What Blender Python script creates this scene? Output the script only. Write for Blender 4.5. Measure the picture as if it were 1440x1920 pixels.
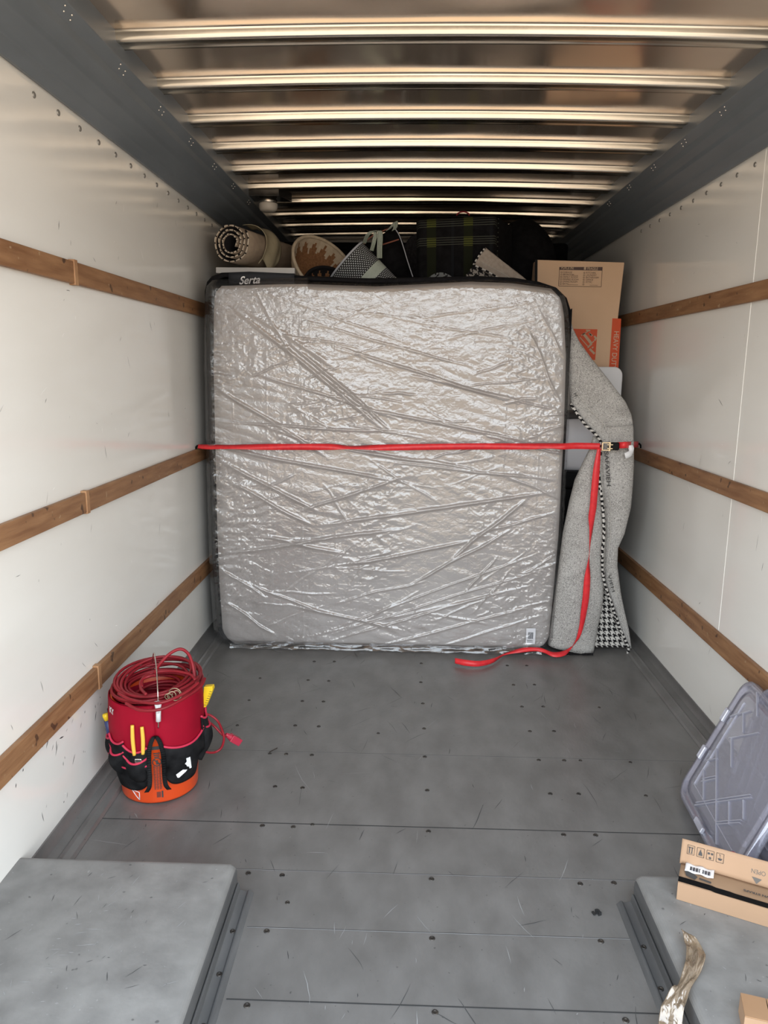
import bpy, math, random
from mathutils import Vector, noise
random.seed(7)
for o in list(bpy.data.objects): bpy.data.objects.remove(o)
sc = bpy.context.scene
COL = sc.collection
PI = math.pi

# ------------------------------------------------------------------ camera
CAM = Vector((1.0977, 0.0, 1.499)); PITCH, YAW, ROLL, F = -.1905, -.0287, .0102, 1400.0
_f = Vector((math.sin(YAW)*math.cos(PITCH), math.cos(YAW)*math.cos(PITCH), math.sin(PITCH)))
_r0 = Vector((math.cos(YAW), -math.sin(YAW), 0)); _u0 = _r0.cross(_f)
CR = _r0*math.cos(ROLL)+_u0*math.sin(ROLL); CU = _u0*math.cos(ROLL)-_r0*math.sin(ROLL); CF = _f
cd = bpy.data.cameras.new('camera'); cam = bpy.data.objects.new('camera', cd); COL.objects.link(cam)
cd.sensor_fit = 'HORIZONTAL'; cd.sensor_width = 36; cd.lens = F/1440*36; cd.clip_start = .05
from mathutils import Matrix
cam.matrix_world = Matrix(((CR.x, CU.x, -CF.x, CAM.x), (CR.y, CU.y, -CF.y, CAM.y), (CR.z, CU.z, -CF.z, CAM.z), (0, 0, 0, 1)))
sc.camera = cam
# ------------------------------------------------------------------ light: open rear door, sky above, pale ground below
sc.view_settings.view_transform = 'Standard'; sc.view_settings.look = 'None'; sc.view_settings.gamma = 1
sc.view_settings.use_curve_mapping = False
sc.view_settings.exposure = 0.04
wd = bpy.data.worlds.new('daylight'); sc.world = wd; wd.use_nodes = True
wn = wd.node_tree; wn.nodes.clear()
tc = wn.nodes.new('ShaderNodeTexCoord'); sx = wn.nodes.new('ShaderNodeSeparateXYZ'); rp = wn.nodes.new('ShaderNodeValToRGB')
mp = wn.nodes.new('ShaderNodeMapRange'); mp.inputs[1].default_value = -1; mp.inputs[2].default_value = 1
bg = wn.nodes.new('ShaderNodeBackground'); wo = wn.nodes.new('ShaderNodeOutputWorld')
wn.links.new(tc.outputs['Generated'], sx.inputs[0]); wn.links.new(sx.outputs[2], mp.inputs[0]); wn.links.new(mp.outputs[0], rp.inputs[0])
wn.links.new(rp.outputs[0], bg.inputs[0]); wn.links.new(bg.outputs[0], wo.inputs[0])
els = rp.color_ramp.elements
els[0].position = 0; els[0].color = (.38, .30, .225, 1)
els[1].position = 1; els[1].color = (.70, .87, 1.08, 1)
for p, c in ((.42, (.45, .36, .27, 1)), (.49, (.40, .34, .28, 1)), (.51, (1.10, 1.11, 1.10, 1)), (.60, (1.15, 1.22, 1.27, 1))):
    e = els.new(p); e.color = c
bg.inputs[1].default_value = 4.6
# portal in the open rear doorway (guides sampling, emits nothing)
pl = bpy.data.lights.new('doorway_portal', 'AREA'); pl.shape = 'RECTANGLE'; pl.size = 2.4; pl.size_y = 2.6
po = bpy.data.objects.new('doorway_portal', pl); COL.objects.link(po); po.location = (1.2, .85, 1.25); po.rotation_euler = (PI/2, 0, 0)
pl.cycles.is_portal = True
YB = .85      # rear opening

# ------------------------------------------------------------------ helpers
def ray(x, y): return CF*F+CR*(x-720)-CU*(y-960)
def PX(x, y, axis, c):
    v = ray(x, y); i = 'xyz'.index(axis); return CAM+v*((c-CAM[i])/v[i])
def nm(s): return s
class MB:
    def __init__(s): s.v = []; s.f = []; s.m = []; s.sm = []
    def add(s, vs, fs, mi=0, smooth=False):
        b = len(s.v); s.v += [Vector(v) for v in vs]
        for k, f in enumerate(fs):
            s.f.append([b+i for i in f]); s.m.append(mi[k] if isinstance(mi, list) else mi); s.sm.append(smooth)
        return s
    def box(s, a, b, mi=0):
        x0, y0, z0 = a; x1, y1, z1 = b
        return s.hexa([(x0,y0,z0),(x1,y0,z0),(x1,y1,z0),(x0,y1,z0),(x0,y0,z1),(x1,y0,z1),(x1,y1,z1),(x0,y1,z1)], mi)
    def hexa(s, p, mi=0):
        return s.add(p, [(3,2,1,0),(4,5,6,7),(0,1,5,4),(1,2,6,5),(2,3,7,6),(3,0,4,7)], mi)
    def obox(s, o, ax, ay, az, mi=0):
        o, ax, ay, az = map(Vector, (o, ax, ay, az))
        return s.hexa([o, o+ax, o+ax+ay, o+ay, o+az, o+ax+az, o+ax+ay+az, o+ay+az], mi)
    def grid(s, fn, nu, nv, mi=0, wrapu=False, smooth=True, mfn=None):
        vs = []; cu = nu if wrapu else nu+1
        for j in range(nv+1):
            for i in range(cu): vs.append(fn(i/nu, j/nv))
        fs = []; ms = []
        for j in range(nv):
            for i in range(nu):
                i2 = (i+1) % cu if wrapu else i+1
                fs.append((j*cu+i, j*cu+i2, (j+1)*cu+i2, (j+1)*cu+i)); ms.append(mfn(i, j) if mfn else mi)
        return s.add(vs, fs, ms, smooth)
    def tube(s, pts, r, n=8, mi=0, caps=True, closed=False):
        pts = [Vector(p) for p in pts]; N = len(pts); rings = []
        t = (pts[1]-pts[0]).normalized(); up = Vector((0,0,1)) if abs(t.z) < .9 else Vector((1,0,0))
        nn = t.cross(up).normalized()
        for i, p in enumerate(pts):
            t = (pts[min(i+1, N-1)]-pts[max(i-1, 0)])
            if t.length < 1e-9: t = Vector((0,0,1))
            t.normalize(); nn = (nn-t*nn.dot(t))
            if nn.length < 1e-6: nn = t.orthogonal()
            nn.normalize(); b = t.cross(nn); rr = r(i/(N-1)) if callable(r) else r
            rings.append([p+nn*math.cos(a)*rr+b*math.sin(a)*rr for a in [2*PI*k/n for k in range(n)]])
        vs = [v for R_ in rings for v in R_]; fs = []
        for i in range(N-1):
            for k in range(n): fs.append((i*n+k, i*n+(k+1)%n, (i+1)*n+(k+1)%n, (i+1)*n+k))
        if caps: fs.append(tuple(range(n-1, -1, -1))); fs.append(tuple((N-1)*n+k for k in range(n)))
        return s.add(vs, fs, mi, True)
    def lathe(s, prof, c, n=48, mi=0, mfn=None, axis=None):
        c = Vector(c)
        if axis is None: A, B, Cc = Vector((1,0,0)), Vector((0,1,0)), Vector((0,0,1))
        else:
            Cc = Vector(axis).normalized(); A = Cc.orthogonal().normalized(); B = Cc.cross(A)
        fn = lambda u, v: c+(A*math.cos(2*PI*u)+B*math.sin(2*PI*u))*prof[round(v*(len(prof)-1))][0]+Cc*prof[round(v*(len(prof)-1))][1]
        return s.grid(fn, n, len(prof)-1, mi, True, True, mfn)
    def prism(s, poly, ax, ay, o, ext, mi=0, mtop=None):
        o, ax, ay, ext = map(Vector, (o, ax, ay, ext)); n = len(poly)
        a = [o+ax*p[0]+ay*p[1] for p in poly]; b = [p+ext for p in a]
        fs = [tuple(range(n-1,-1,-1)), tuple(range(n, 2*n))]+[(i,(i+1)%n,n+(i+1)%n,n+i) for i in range(n)]
        return s.add(a+b, fs, mi)
    def sweep_y(s, prof, y0, y1, mi=0, n=1, closed=True):      # profile of (x,z) swept along y
        k = len(prof); vs = []
        for j in range(n+1):
            y = y0+(y1-y0)*j/n; vs += [(p[0], y, p[1]) for p in prof]
        fs = [(j*k+i, j*k+(i+1)%k, (j+1)*k+(i+1)%k, (j+1)*k+i) for j in range(n) for i in range(k if closed else k-1)]
        if closed: fs += [tuple(range(k-1,-1,-1)), tuple(n*k+i for i in range(k))]
        return s.add(vs, fs, mi)
def obj(name, mb, mats, parent=None, bevel=0, seg=2, solid=0, label=None, subsurf=0, wn=False):
    off = Vector((0,0,0)); q = parent
    while q is not None: off += q.location; q = q.parent
    me = bpy.data.meshes.new(name)
    me.from_pydata([tuple(v-off) for v in mb.v], [], mb.f)
    if not isinstance(mats, (list, tuple)): mats = [mats]
    for m in mats: me.materials.append(m)
    for p, mi, sm in zip(me.polygons, mb.m, mb.sm): p.material_index = mi; p.use_smooth = sm
    me.validate(); me.update()
    o = bpy.data.objects.new(name, me); COL.objects.link(o)
    if parent: o.parent = parent
    if solid:
        m = o.modifiers.new('solid', 'SOLIDIFY'); m.thickness = solid; m.offset = 0
    if bevel:
        m = o.modifiers.new('bevel', 'BEVEL'); m.width = bevel; m.segments = seg; m.limit_method = 'ANGLE'; m.angle_limit = .6
        for p in me.polygons: p.use_smooth = True
        m.harden_normals = True
    if subsurf:
        m = o.modifiers.new('sub', 'SUBSURF'); m.levels = subsurf; m.render_levels = subsurf
    if label: o['label'] = label
    return o
def tag(o, label, cat, group=None):
    o['label'] = label; o['category'] = cat
    if group: o['group'] = group
    return o
def thing(name, label, cat, loc, group=None):
    o = bpy.data.objects.new(name, None); COL.objects.link(o); o.location = loc; o.empty_display_size = .1
    return tag(o, label, cat, group)
def struct(o, label=None):
    o['kind'] = 'structure'
    if label: o['label'] = label
    return o
def lerp(a, b, t): return a+(b-a)*t
def pw(pts, x):            # piecewise linear
    if x <= pts[0][0]: return pts[0][1]
    for (a, b), (c, d) in zip(pts, pts[1:]):
        if x <= c: return b+(d-b)*(x-a)/(c-a)
    return pts[-1][1]
def spline(pts, k=8, closed=False):
    P = [Vector(p) for p in pts]; out = []; n = len(P)
    for i in range(n if closed else n-1):
        if closed: a, b, c, d = P[(i-1)%n], P[i], P[(i+1)%n], P[(i+2)%n]
        else: a, b, c, d = P[max(i-1,0)], P[i], P[i+1], P[min(i+2,n-1)]
        for j in range(k):
            t = j/k
            out.append(.5*((2*b)+(c-a)*t+(2*a-5*b+4*c-d)*t*t+(3*b-a-3*c+d)*t**3))
    out.append(P[0] if closed else P[-1]); return out
def N(x, y=0, z=0): return noise.noise(Vector((x, y, z)))

# ------------------------------------------------------------------ materials
def mat(name, c1, c2=None, rough=.5, metal=0, scale=8, bump=0, bscale=40, stretch=(1,1,1), coat=0, contrast=(.35,.65), detail=4, rough2=None, spec=.5, alpha=1, sheen=0, bdetail=3):
    m = bpy.data.materials.new(name); m.use_nodes = True; nt = m.node_tree; b = nt.nodes['Principled BSDF']
    b.inputs['Roughness'].default_value = rough; b.inputs['Metallic'].default_value = metal
    b.inputs['Base Color'].default_value = (*c1, 1); b.inputs['Specular IOR Level'].default_value = spec
    if coat: b.inputs['Coat Weight'].default_value = coat; b.inputs['Coat Roughness'].default_value = .1
    if sheen: b.inputs['Sheen Weight'].default_value = sheen
    if alpha < 1: b.inputs['Alpha'].default_value = alpha
    t = nt.nodes.new('ShaderNodeTexCoord'); mpn = nt.nodes.new('ShaderNodeMapping'); mpn.inputs['Scale'].default_value = stretch
    nt.links.new(t.outputs['Object'], mpn.inputs[0])
    if c2 or rough2 is not None:
        n = nt.nodes.new('ShaderNodeTexNoise'); n.inputs['Scale'].default_value = scale; n.inputs['Detail'].default_value = detail
        nt.links.new(mpn.outputs[0], n.inputs['Vector'])
        r = nt.nodes.new('ShaderNodeMapRange'); r.inputs[1].default_value, r.inputs[2].default_value = contrast
        nt.links.new(n.outputs[0], r.inputs[0])
        if c2:
            x = nt.nodes.new('ShaderNodeMix'); x.data_type = 'RGBA'; x.inputs[6].default_value = (*c1, 1); x.inputs[7].default_value = (*c2, 1)
            nt.links.new(r.outputs[0], x.inputs[0]); nt.links.new(x.outputs[2], b.inputs['Base Color'])
        if rough2 is not None:
            x2 = nt.nodes.new('ShaderNodeMix'); x2.inputs[2].default_value = rough; x2.inputs[3].default_value = rough2
            nt.links.new(r.outputs[0], x2.inputs[0]); nt.links.new(x2.outputs[0], b.inputs['Roughness'])
    if bump:
        n2 = nt.nodes.new('ShaderNodeTexNoise'); n2.inputs['Scale'].default_value = bscale; n2.inputs['Detail'].default_value = bdetail
        nt.links.new(mpn.outputs[0], n2.inputs['Vector'])
        bp = nt.nodes.new('ShaderNodeBump'); bp.inputs['Strength'].default_value = 1; bp.inputs['Distance'].default_value = bump
        nt.links.new(n2.outputs[0], bp.inputs['Height']); nt.links.new(bp.outputs[0], b.inputs['Normal'])
    return m
def add_speck(m, scale, thr, col, fac=1.0):
    nt = m.node_tree; b = nt.nodes['Principled BSDF']; bc = b.inputs['Base Color']
    t = nt.nodes.new('ShaderNodeTexCoord'); n = nt.nodes.new('ShaderNodeTexNoise'); n.inputs['Scale'].default_value = scale; n.inputs['Detail'].default_value = 1
    nt.links.new(t.outputs['Object'], n.inputs[0])
    g = nt.nodes.new('ShaderNodeMapRange'); g.inputs[1].default_value = thr; g.inputs[2].default_value = thr+.04; g.inputs[4].default_value = fac; nt.links.new(n.outputs[0], g.inputs[0])
    x = nt.nodes.new('ShaderNodeMix'); x.data_type = 'RGBA'; x.inputs[7].default_value = (*col, 1)
    if bc.is_linked: nt.links.new(bc.links[0].from_socket, x.inputs[6])
    else: x.inputs[6].default_value = bc.default_value
    nt.links.new(g.outputs[0], x.inputs[0]); nt.links.new(x.outputs[2], bc)
def film(name, tint=(1,1,1), gloss=.2, rough=.12, white=0., bump=0, bscale=30, stretch=(1,1,1), edge=.5, wcol=(.9,.9,.92)):
    """clear plastic: see-through, a little milky, shiny"""
    m = bpy.data.materials.new(name); m.use_nodes = True; nt = m.node_tree; nt.nodes.clear()
    out = nt.nodes.new('ShaderNodeOutputMaterial'); tr = nt.nodes.new('ShaderNodeBsdfTransparent'); tr.inputs[0].default_value = (*tint, 1)
    df = nt.nodes.new('ShaderNodeBsdfDiffuse'); df.inputs[0].default_value = (*wcol, 1); gl = nt.nodes.new('ShaderNodeBsdfGlossy'); gl.inputs['Roughness'].default_value = rough
    fr = nt.nodes.new('ShaderNodeLayerWeight'); fr.inputs[0].default_value = .35
    mr = nt.nodes.new('ShaderNodeMapRange'); mr.inputs[3].default_value = gloss; mr.inputs[4].default_value = edge
    m1 = nt.nodes.new('ShaderNodeMixShader'); m1.inputs[0].default_value = white; m2 = nt.nodes.new('ShaderNodeMixShader')
    nt.links.new(fr.outputs['Fresnel'], mr.inputs[0]); nt.links.new(mr.outputs[0], m2.inputs[0])
    nt.links.new(tr.outputs[0], m1.inputs[1]); nt.links.new(df.outputs[0], m1.inputs[2]); nt.links.new(m1.outputs[0], m2.inputs[1]); nt.links.new(gl.outputs[0], m2.inputs[2])
    nt.links.new(m2.outputs[0], out.inputs[0])
    if bump:
        t = nt.nodes.new('ShaderNodeTexCoord'); mp_ = nt.nodes.new('ShaderNodeMapping'); mp_.inputs['Scale'].default_value = stretch
        n2 = nt.nodes.new('ShaderNodeTexNoise'); n2.inputs['Scale'].default_value = bscale; n2.inputs['Detail'].default_value = 4; n2.inputs['Distortion'].default_value = .6
        bp = nt.nodes.new('ShaderNodeBump'); bp.inputs['Strength'].default_value = 1; bp.inputs['Distance'].default_value = bump
        nt.links.new(t.outputs['Object'], mp_.inputs[0]); nt.links.new(mp_.outputs[0], n2.inputs[0]); nt.links.new(n2.outputs[0], bp.inputs['Height'])
        for s_ in (gl, fr): nt.links.new(bp.outputs[0], s_.inputs['Normal'])
    return m

M_wall = mat('white_wall_panel', (.78,.765,.72), (.82,.81,.77), rough=.11, scale=1.6, bump=.0009, bscale=4, stretch=(1,.6,2.2), rough2=.20)
M_wood = mat('scuffed_wood', (.20,.092,.040), (.33,.175,.082), rough=.55, scale=5, stretch=(1,1,9), bump=.0008, bscale=30, contrast=(.3,.7))
add_speck(M_wood, 24, .69, (.05,.025,.015), .8); add_speck(M_wood, 45, .72, (.42,.30,.18), .6)
M_woodlight = mat('pale_cut_wood', (.42,.24,.12), (.33,.17,.08), rough=.6, scale=20)
M_beam = mat('grey_painted_steel', (.135,.158,.18), (.17,.195,.22), rough=.42, scale=4, stretch=(1,.5,1), spec=.4)
M_chrome = mat('galvanised_steel', (.86,.80,.70), (.78,.72,.62), rough=.20, metal=1, scale=3, stretch=(1,8,1), bump=.0006, bscale=6)
M_roof = mat('roof_sheet', (.80,.68,.57), (.68,.58,.49), rough=.11, metal=.88, scale=1.5, bump=.010, bscale=2.0, rough2=.20, bdetail=1)
M_floor = mat('grey_floor_paint', (.112,.108,.103), (.160,.155,.149), spec=.8, rough=.37, scale=7, detail=8, contrast=(.32,.70), bump=.0006, bscale=60, stretch=(1.4,.8,1))
add_speck(M_floor, 90, .74, (.04,.04,.04), .7)
M_well = mat('grey_well_paint', (.155,.151,.145), (.235,.23,.22), rough=.5, scale=11, detail=8, contrast=(.3,.7), bump=.0008, bscale=50)
add_speck(M_well, 70, .76, (.33,.33,.32), .5); add_speck(M_well, 45, .76, (.06,.06,.06), .7)
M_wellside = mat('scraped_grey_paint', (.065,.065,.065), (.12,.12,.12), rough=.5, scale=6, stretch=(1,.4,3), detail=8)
M_screw = mat('dark_screw_head', (.035,.033,.032), (.08,.07,.06), rough=.4, metal=.6, scale=80)
M_rivet = mat('grey_rivet', (.30,.29,.27), rough=.35, metal=.5)
M_mattress = mat('pale_quilted_fabric', (.35,.322,.298), (.39,.36,.335), rough=.85, scale=3, bump=.001, bscale=120)
M_border = mat('black_mattress_fabric', (.006,.006,.007), (.010,.010,.012), rough=.75, scale=60, bump=.0006, bscale=200, spec=.12)
M_labelgrey = mat('charcoal_label_cloth', (.022,.024,.029), rough=.7, spec=.2)
M_film = film('crinkled_clear_film', (.97,.97,.98), gloss=.085, rough=.045, white=.015, bump=.0035, bscale=26, stretch=(1,1,1.5), edge=.6)
M_white = mat('white_plastic', (.74,.74,.75), rough=.4)
M_red = mat('red_webbing', (.72,.03,.035), (.62,.02,.03), rough=.42, scale=40, bump=.0004, bscale=300)
M_black = mat('black_plastic', (.005,.005,.0055), rough=.35, spec=.12)
M_metal = mat('bright_steel', (.75,.72,.66), rough=.25, metal=1)
M_rug = mat('grey_rug_backing', (.31,.298,.28), (.40,.388,.368), rough=.95, scale=9, bump=.002, bscale=220)
add_speck(M_rug, 190, .56, (.54,.525,.50), .75); add_speck(M_rug, 160, .60, (.15,.145,.14), .7)
M_yarn_w = mat('white_yarn', (.62,.60,.56), (.5,.48,.45), rough=.95, scale=200, bump=.002, bscale=300)
M_yarn_b = mat('black_yarn', (.014,.013,.014), rough=.95, bump=.002, bscale=300, spec=.12)
M_ink = mat('dark_ink', (.045,.043,.042), rough=.7)
M_card = mat('cardboard', (.62,.42,.27), (.66,.45,.295), rough=.8, scale=4, bump=.0004, bscale=80)
M_cardlight = mat('light_cardboard', (.37,.235,.145), (.34,.215,.13), rough=.8, scale=5, bump=.0006, bscale=50)
M_orange = mat('orange_print', (.62,.075,.015), rough=.6)
M_cardprint = mat('bare_cardboard_print', (.52,.38,.26), rough=.8)
M_cardink = mat('brown_print_bar', (.09,.055,.045), rough=.7)
M_shelf = mat('white_laminate', (.62,.60,.57), rough=.4)
M_dark = mat('black_case_vinyl', (.005,.005,.0055), (.007,.007,.008), rough=.6, scale=20, spec=.12)
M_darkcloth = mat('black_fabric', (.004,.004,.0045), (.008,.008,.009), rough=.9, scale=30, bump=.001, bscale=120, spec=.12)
M_charcoal = mat('charcoal_ribbed_cloth', (.03,.03,.034), (.045,.045,.05), rough=.9, scale=60, spec=.12)
M_tan = mat('tan_rug_backing', (.30,.235,.17), (.25,.19,.14), rough=.9, scale=30, bump=.001, bscale=200)
M_cream = mat('cream_cloth', (.38,.33,.22), (.30,.26,.17), rough=.8, scale=10, bump=.002, bscale=30)
M_straw = mat('pale_straw', (.50,.41,.30), (.42,.34,.24), rough=.85, scale=40, bump=.002, bscale=150)
M_strawbrown = mat('brown_straw', (.17,.075,.028), (.25,.12,.05), rough=.85, scale=90, bump=.002, bscale=150)
M_greenwhite = mat('pale_sage_weave', (.45,.50,.44), (.38,.43,.37), rough=.85, scale=150)
M_greyblue = mat('pale_grey_trim', (.40,.42,.46), rough=.7)
M_ribbong = mat('dark_olive_stripe', (.07,.085,.05), rough=.8)
M_cord = mat('rust_cord', (.26,.09,.055), rough=.7)
M_plaidg = mat('dark_olive_plaid', (.012,.014,.007), rough=.85, spec=.1); M_plaidy = mat('yellow_green_plaid', (.07,.078,.02), rough=.85, spec=.1)
M_plaidl = mat('grey_plaid_line', (.05,.053,.043), rough=.85, spec=.1); M_plaidd = mat('slate_plaid', (.009,.010,.012), rough=.85, spec=.1)
M_bucket = mat('orange_bucket_plastic', (.80,.085,.012), (.72,.07,.01), rough=.32, scale=3, coat=.3)
M_liner = mat('crimson_liner_fabric', (.30,.003,.018), (.23,.002,.014), rough=.7, spec=.15, scale=5, bump=.002, bscale=12)
M_piping = mat('crimson_piping', (.50,.02,.06), rough=.6)
M_pocket = mat('black_canvas', (.004,.004,.0045), (.016,.016,.017), rough=.8, scale=20, bump=.001, bscale=60, spec=.12)
M_cable = mat('dark_red_cable', (.25,.012,.02), (.19,.010,.016), rough=.42, spec=.3, scale=12)
M_yellow = mat('yellow_plastic', (.80,.55,.02), rough=.35)
M_yellowgrip = mat('amber_yellow_grip', (.78,.46,.06), rough=.4)
M_navy = mat('navy_plastic', (.03,.045,.14), rough=.4)
M_lidp = film('clear_lid_plastic', (.93,.93,.97), gloss=.07, rough=.12, white=.20, edge=.6, wcol=(.55,.55,.66), bump=.0006, bscale=12)
M_lidrib = film('clear_rib_plastic', (.9,.9,.95), gloss=.22, rough=.15, white=.38, edge=.7, wcol=(.75,.75,.84))
M_tape = film('crumpled_tan_film', (.80,.68,.52), gloss=.13, rough=.20, white=.26, edge=.6, wcol=(.42,.33,.24), bump=.0016, bscale=45)
M_diff = mat('frosted_lamp_plastic', (.62,.58,.52), rough=.35)
M_debris = mat('black_debris', (.01,.01,.01), rough=.8)
M_splinter = mat('dark_splinter', (.03,.02,.015), rough=.9)
M_barcode = mat('barcode_ink', (.03,.03,.04), rough=.6)

# ------------------------------------------------------------------ text
def text_mb(body, size, org, right, up, shear=0, ext=.0006, mat_=None, name='lettering', parent=None, align='LEFT', label=None, bold=0, xs=1, fit=None):
    cu = bpy.data.curves.new('t', 'FONT'); cu.body = body; cu.size = size; cu.shear = shear; cu.extrude = 0; cu.align_x = align
    cu.offset = bold
    to = bpy.data.objects.new('t', cu); COL.objects.link(to)
    bpy.context.view_layer.update()
    me = bpy.data.meshes.new_from_object(to.evaluated_get(bpy.context.evaluated_depsgraph_get()))
    right = Vector(right).normalized(); up = Vector(up).normalized(); n = right.cross(up); org = Vector(org)
    if fit:
        xx = [v.co.x for v in me.vertices]; xs = fit/(max(xx)-min(xx))
    mb = MB(); mb.add([org+right*(v.co.x*xs)+up*v.co.y+n*ext for v in me.vertices], [tuple(p.vertices) for p in me.polygons])
    bpy.data.objects.remove(to); bpy.data.meshes.remove(me)
    if mat_ is None: return mb
    return obj(name, mb, mat_, parent, label=label)

# ================================================================== STRUCTURE
W = 2.4; YE = 6.35; HC = 2.506
def arch(x): return .022*(1-((x-1.2)/1.2)**2)
# floor
fb = MB()
fb.box((-.02, YB, -.06), (W+.02, YE, 0))
floor = struct(obj('floor', fb, M_floor), 'dark grey painted plank floor of the truck box')
rows = [1.518+.2365*k for k in range(-3, 11)]
sm = MB()
for k, y in enumerate(rows):
    ys = y+.0145
    x0, x1 = (.02, 2.38) if ys > 1.93 else (.685, 1.73)
    if ys > 2.3 and not (2.6 < ys < 2.8): continue
    # seam: a thin raised lip of worn paint beside a dark joint
    sm.add([(x0, ys, .0006), (x1, ys, .0006), (x1, ys+.0022, .0006), (x0, ys+.0022, .0006)], [(0,1,2,3)], 0 if k % 3 else 1)
    sm.add([(x0, ys+.0022, .0005), (x1, ys+.0022, .0005), (x1, ys+.0042, .0005), (x0, ys+.0042, .0005)], [(0,1,2,3)], 1)
obj('plank_joint', sm, [mat('worn_paint_edge', (.24,.24,.24), rough=.6), mat('dark_joint_line', (.03,.03,.03), rough=.8)], floor)
def screw(x, y, z=0, r=.0085, par=None):
    mb = MB(); mb.lathe([(0,.0012),(r*.45,.0012),(r*.5,.0022),(r*.85,.002),(r,.0004),(r*1.02,-.001)], (x, y, z), 12)
    return obj('screw', mb, M_screw, par if par else floor)
cols = [.642, .742, 1.191, 1.638, 1.738]
for k, y in enumerate(rows):
    if y < 1.2 or y > 3.75: continue
    for x in cols:
        if y < 1.9 and x in (.642, 1.738): continue
        screw(x+random.uniform(-.004,.004), y+random.uniform(-.006,.006))
for x, y in ((.805,2.242),(1.978,2.468),(.579,2.699),(1.798,2.705),(.399,2.927),(1.0,2.887),(.398,3.172),(1.99,2.70),(.40,3.42),(1.99,3.18),(.78,1.87)):
    screw(x, y, r=.007)
# side walls
def wall(x, s, name, label):
    mb = MB(); n = 60
    a, b = (x, x-.03*s) if False else (x, x+.03*s)
    def fn(u, v): return (a, lerp(YB, YE, u), lerp(-.02, 2.5, v))
    mb.box((min(a,b), YB, -.02), (max(a,b), YE, 2.6))
    return struct(obj(name, mb, M_wall), label)
wl = wall(0, -1, 'wall_left', 'white glossy left wall panel of the truck box')
wr = wall(W, 1, 'wall_right', 'white glossy right wall panel of the truck box')
wb = MB(); wb.box((-.03, YE, -.05), (W+.03, YE+.03, 2.6)); struct(obj('wall_back', wb, M_wall), 'front end wall behind the cargo')
# right wall vertical joint strip
jb = MB(); yj = PX(1378, 850, 'x', W).y; jb.box((W-.0015, yj-.012, .45), (W, yj+.012, 2.3)); obj('joint_strip', jb, M_wall, wr)
yj = PX(1215, 800, 'x', W).y
# rivets
for w, x, s, p0 in ((wl, 0, 1, (62,165)), (wr, W, -1, (1417,299))):
    y0 = PX(*p0, 'x', x).y; z0 = 2.268
    k = 0
    while y0+k*.155 < 4.6:
        y = y0+k*.155; k += 1
        mb = MB(); mb.lathe([(.0095,0),(.009,.0025),(.006,.0045),(0,.0055)], (x, y, z0), 12, axis=(s,0,0))
        obj('rivet', mb, M_rivet, w)
# ceiling skin (arched)
cb = MB(); cb.grid(lambda u, v: (u*W, lerp(YB, YE, v), HC+arch(u*W)), 24, 120)
ceil = struct(obj('ceiling', cb, M_roof, solid=.004), 'reflective brownish metal roof skin')
lid_ = MB(); lid_.box((-.03, YB, 2.58), (W+.03, YE+.03, 2.60)); struct(obj('trim_1', lid_, M_beam), 'outer roof deck')
# roof bows
k = -3
while True:
    y = 2.505+.390*k; k += 1
    if y > YE-.1: break
    prof = [(-.016,.0015),(-.012,-.0008),(-.002,-.0010),(.0,-.003),(.001,-.008),(.0025,-.018),(.005,-.026),(.009,-.030),(.018,-.031),(.022,-.028),(.070,-.028),(.076,-.030),(.086,.002)]
    mb = MB(); mb.grid(lambda u, v: (lerp(.02, W-.02, u), y+prof[round(v*12)][0], 2.505+prof[round(v*12)][1]+arch(lerp(.02,W-.02,u))), 24, 12)
    obj('roof_bow', mb, M_chrome, ceil)
# top corner rails
bp = [(0,2.305),(.016,2.302),(.026,2.318),(.050,2.330),(.058,2.345),(.100,2.368),(.108,2.384),(.140,2.400),(.148,2.420),(.176,2.436),(.184,2.440),(.184,2.56),(0,2.56)]
mb = MB(); mb.sweep_y(bp, YB, YE); b1 = struct(obj('trim_2', mb, M_beam, bevel=.003), 'grey steel rail along the top of the left wall')
mb = MB(); mb.sweep_y([(W-x, z) for x, z in bp][::-1], YB, YE); b2 = struct(obj('trim_3', mb, M_beam, bevel=.003), 'grey steel rail along the top of the right wall')
# rivet heads on the rails at each bow
for q, xx, sgn in ((b1, .176, 1), (b2, W-.176, -1)):
    for k in range(-1, 6):
        y = 2.56+.39*k
        mb = MB()
        for dx, dy in ((0,0),(-.012,.018),(-.004,.05),(-.016,.065)):
            mb.lathe([(.0032,0),(.0028,.002),(0,.003)], (xx+dx*sgn, y+dy, 2.434+dx*.5), 8, axis=(sgn*.5,0,-1))
        obj('rivet', mb, M_metal, q)
# wood slats
zs = [(1.757,1.827),(1.006,1.075),(.368,.4475)]
joints = [PX(142, 513, 'x', 0.018).y, PX(164, 935, 'x', 0.018).y, PX(186, 1258, 'x', 0.018).y]
ti = 4
for si, (z0, z1) in enumerate(zs):
    for x, s, nme in ((0, 1, 'left'), (W, -1, 'right')):
        mb = MB()
        segs = [YB, joints[si], YE] if s > 0 else [YB, YE]
        for a, b in zip(segs, segs[1:]):
            xa, xb = sorted((x, x+s*.018)); mb.box((xa, a, z0), (xb, b-.003, z1))
        t = struct(obj('trim_%d' % ti, mb, M_wood, bevel=.003), '%s brown wooden tie rail on the %s wall' % (['top','middle','lowest'][si], nme)); ti += 1
        if s > 0:
            mb = MB(); mb.box((.0, joints[si]-.013, z0-.004), (.0215, joints[si]+.012, z1+.006)); obj('joint_cleat', mb, M_woodlight, t, bevel=.002)
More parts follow.
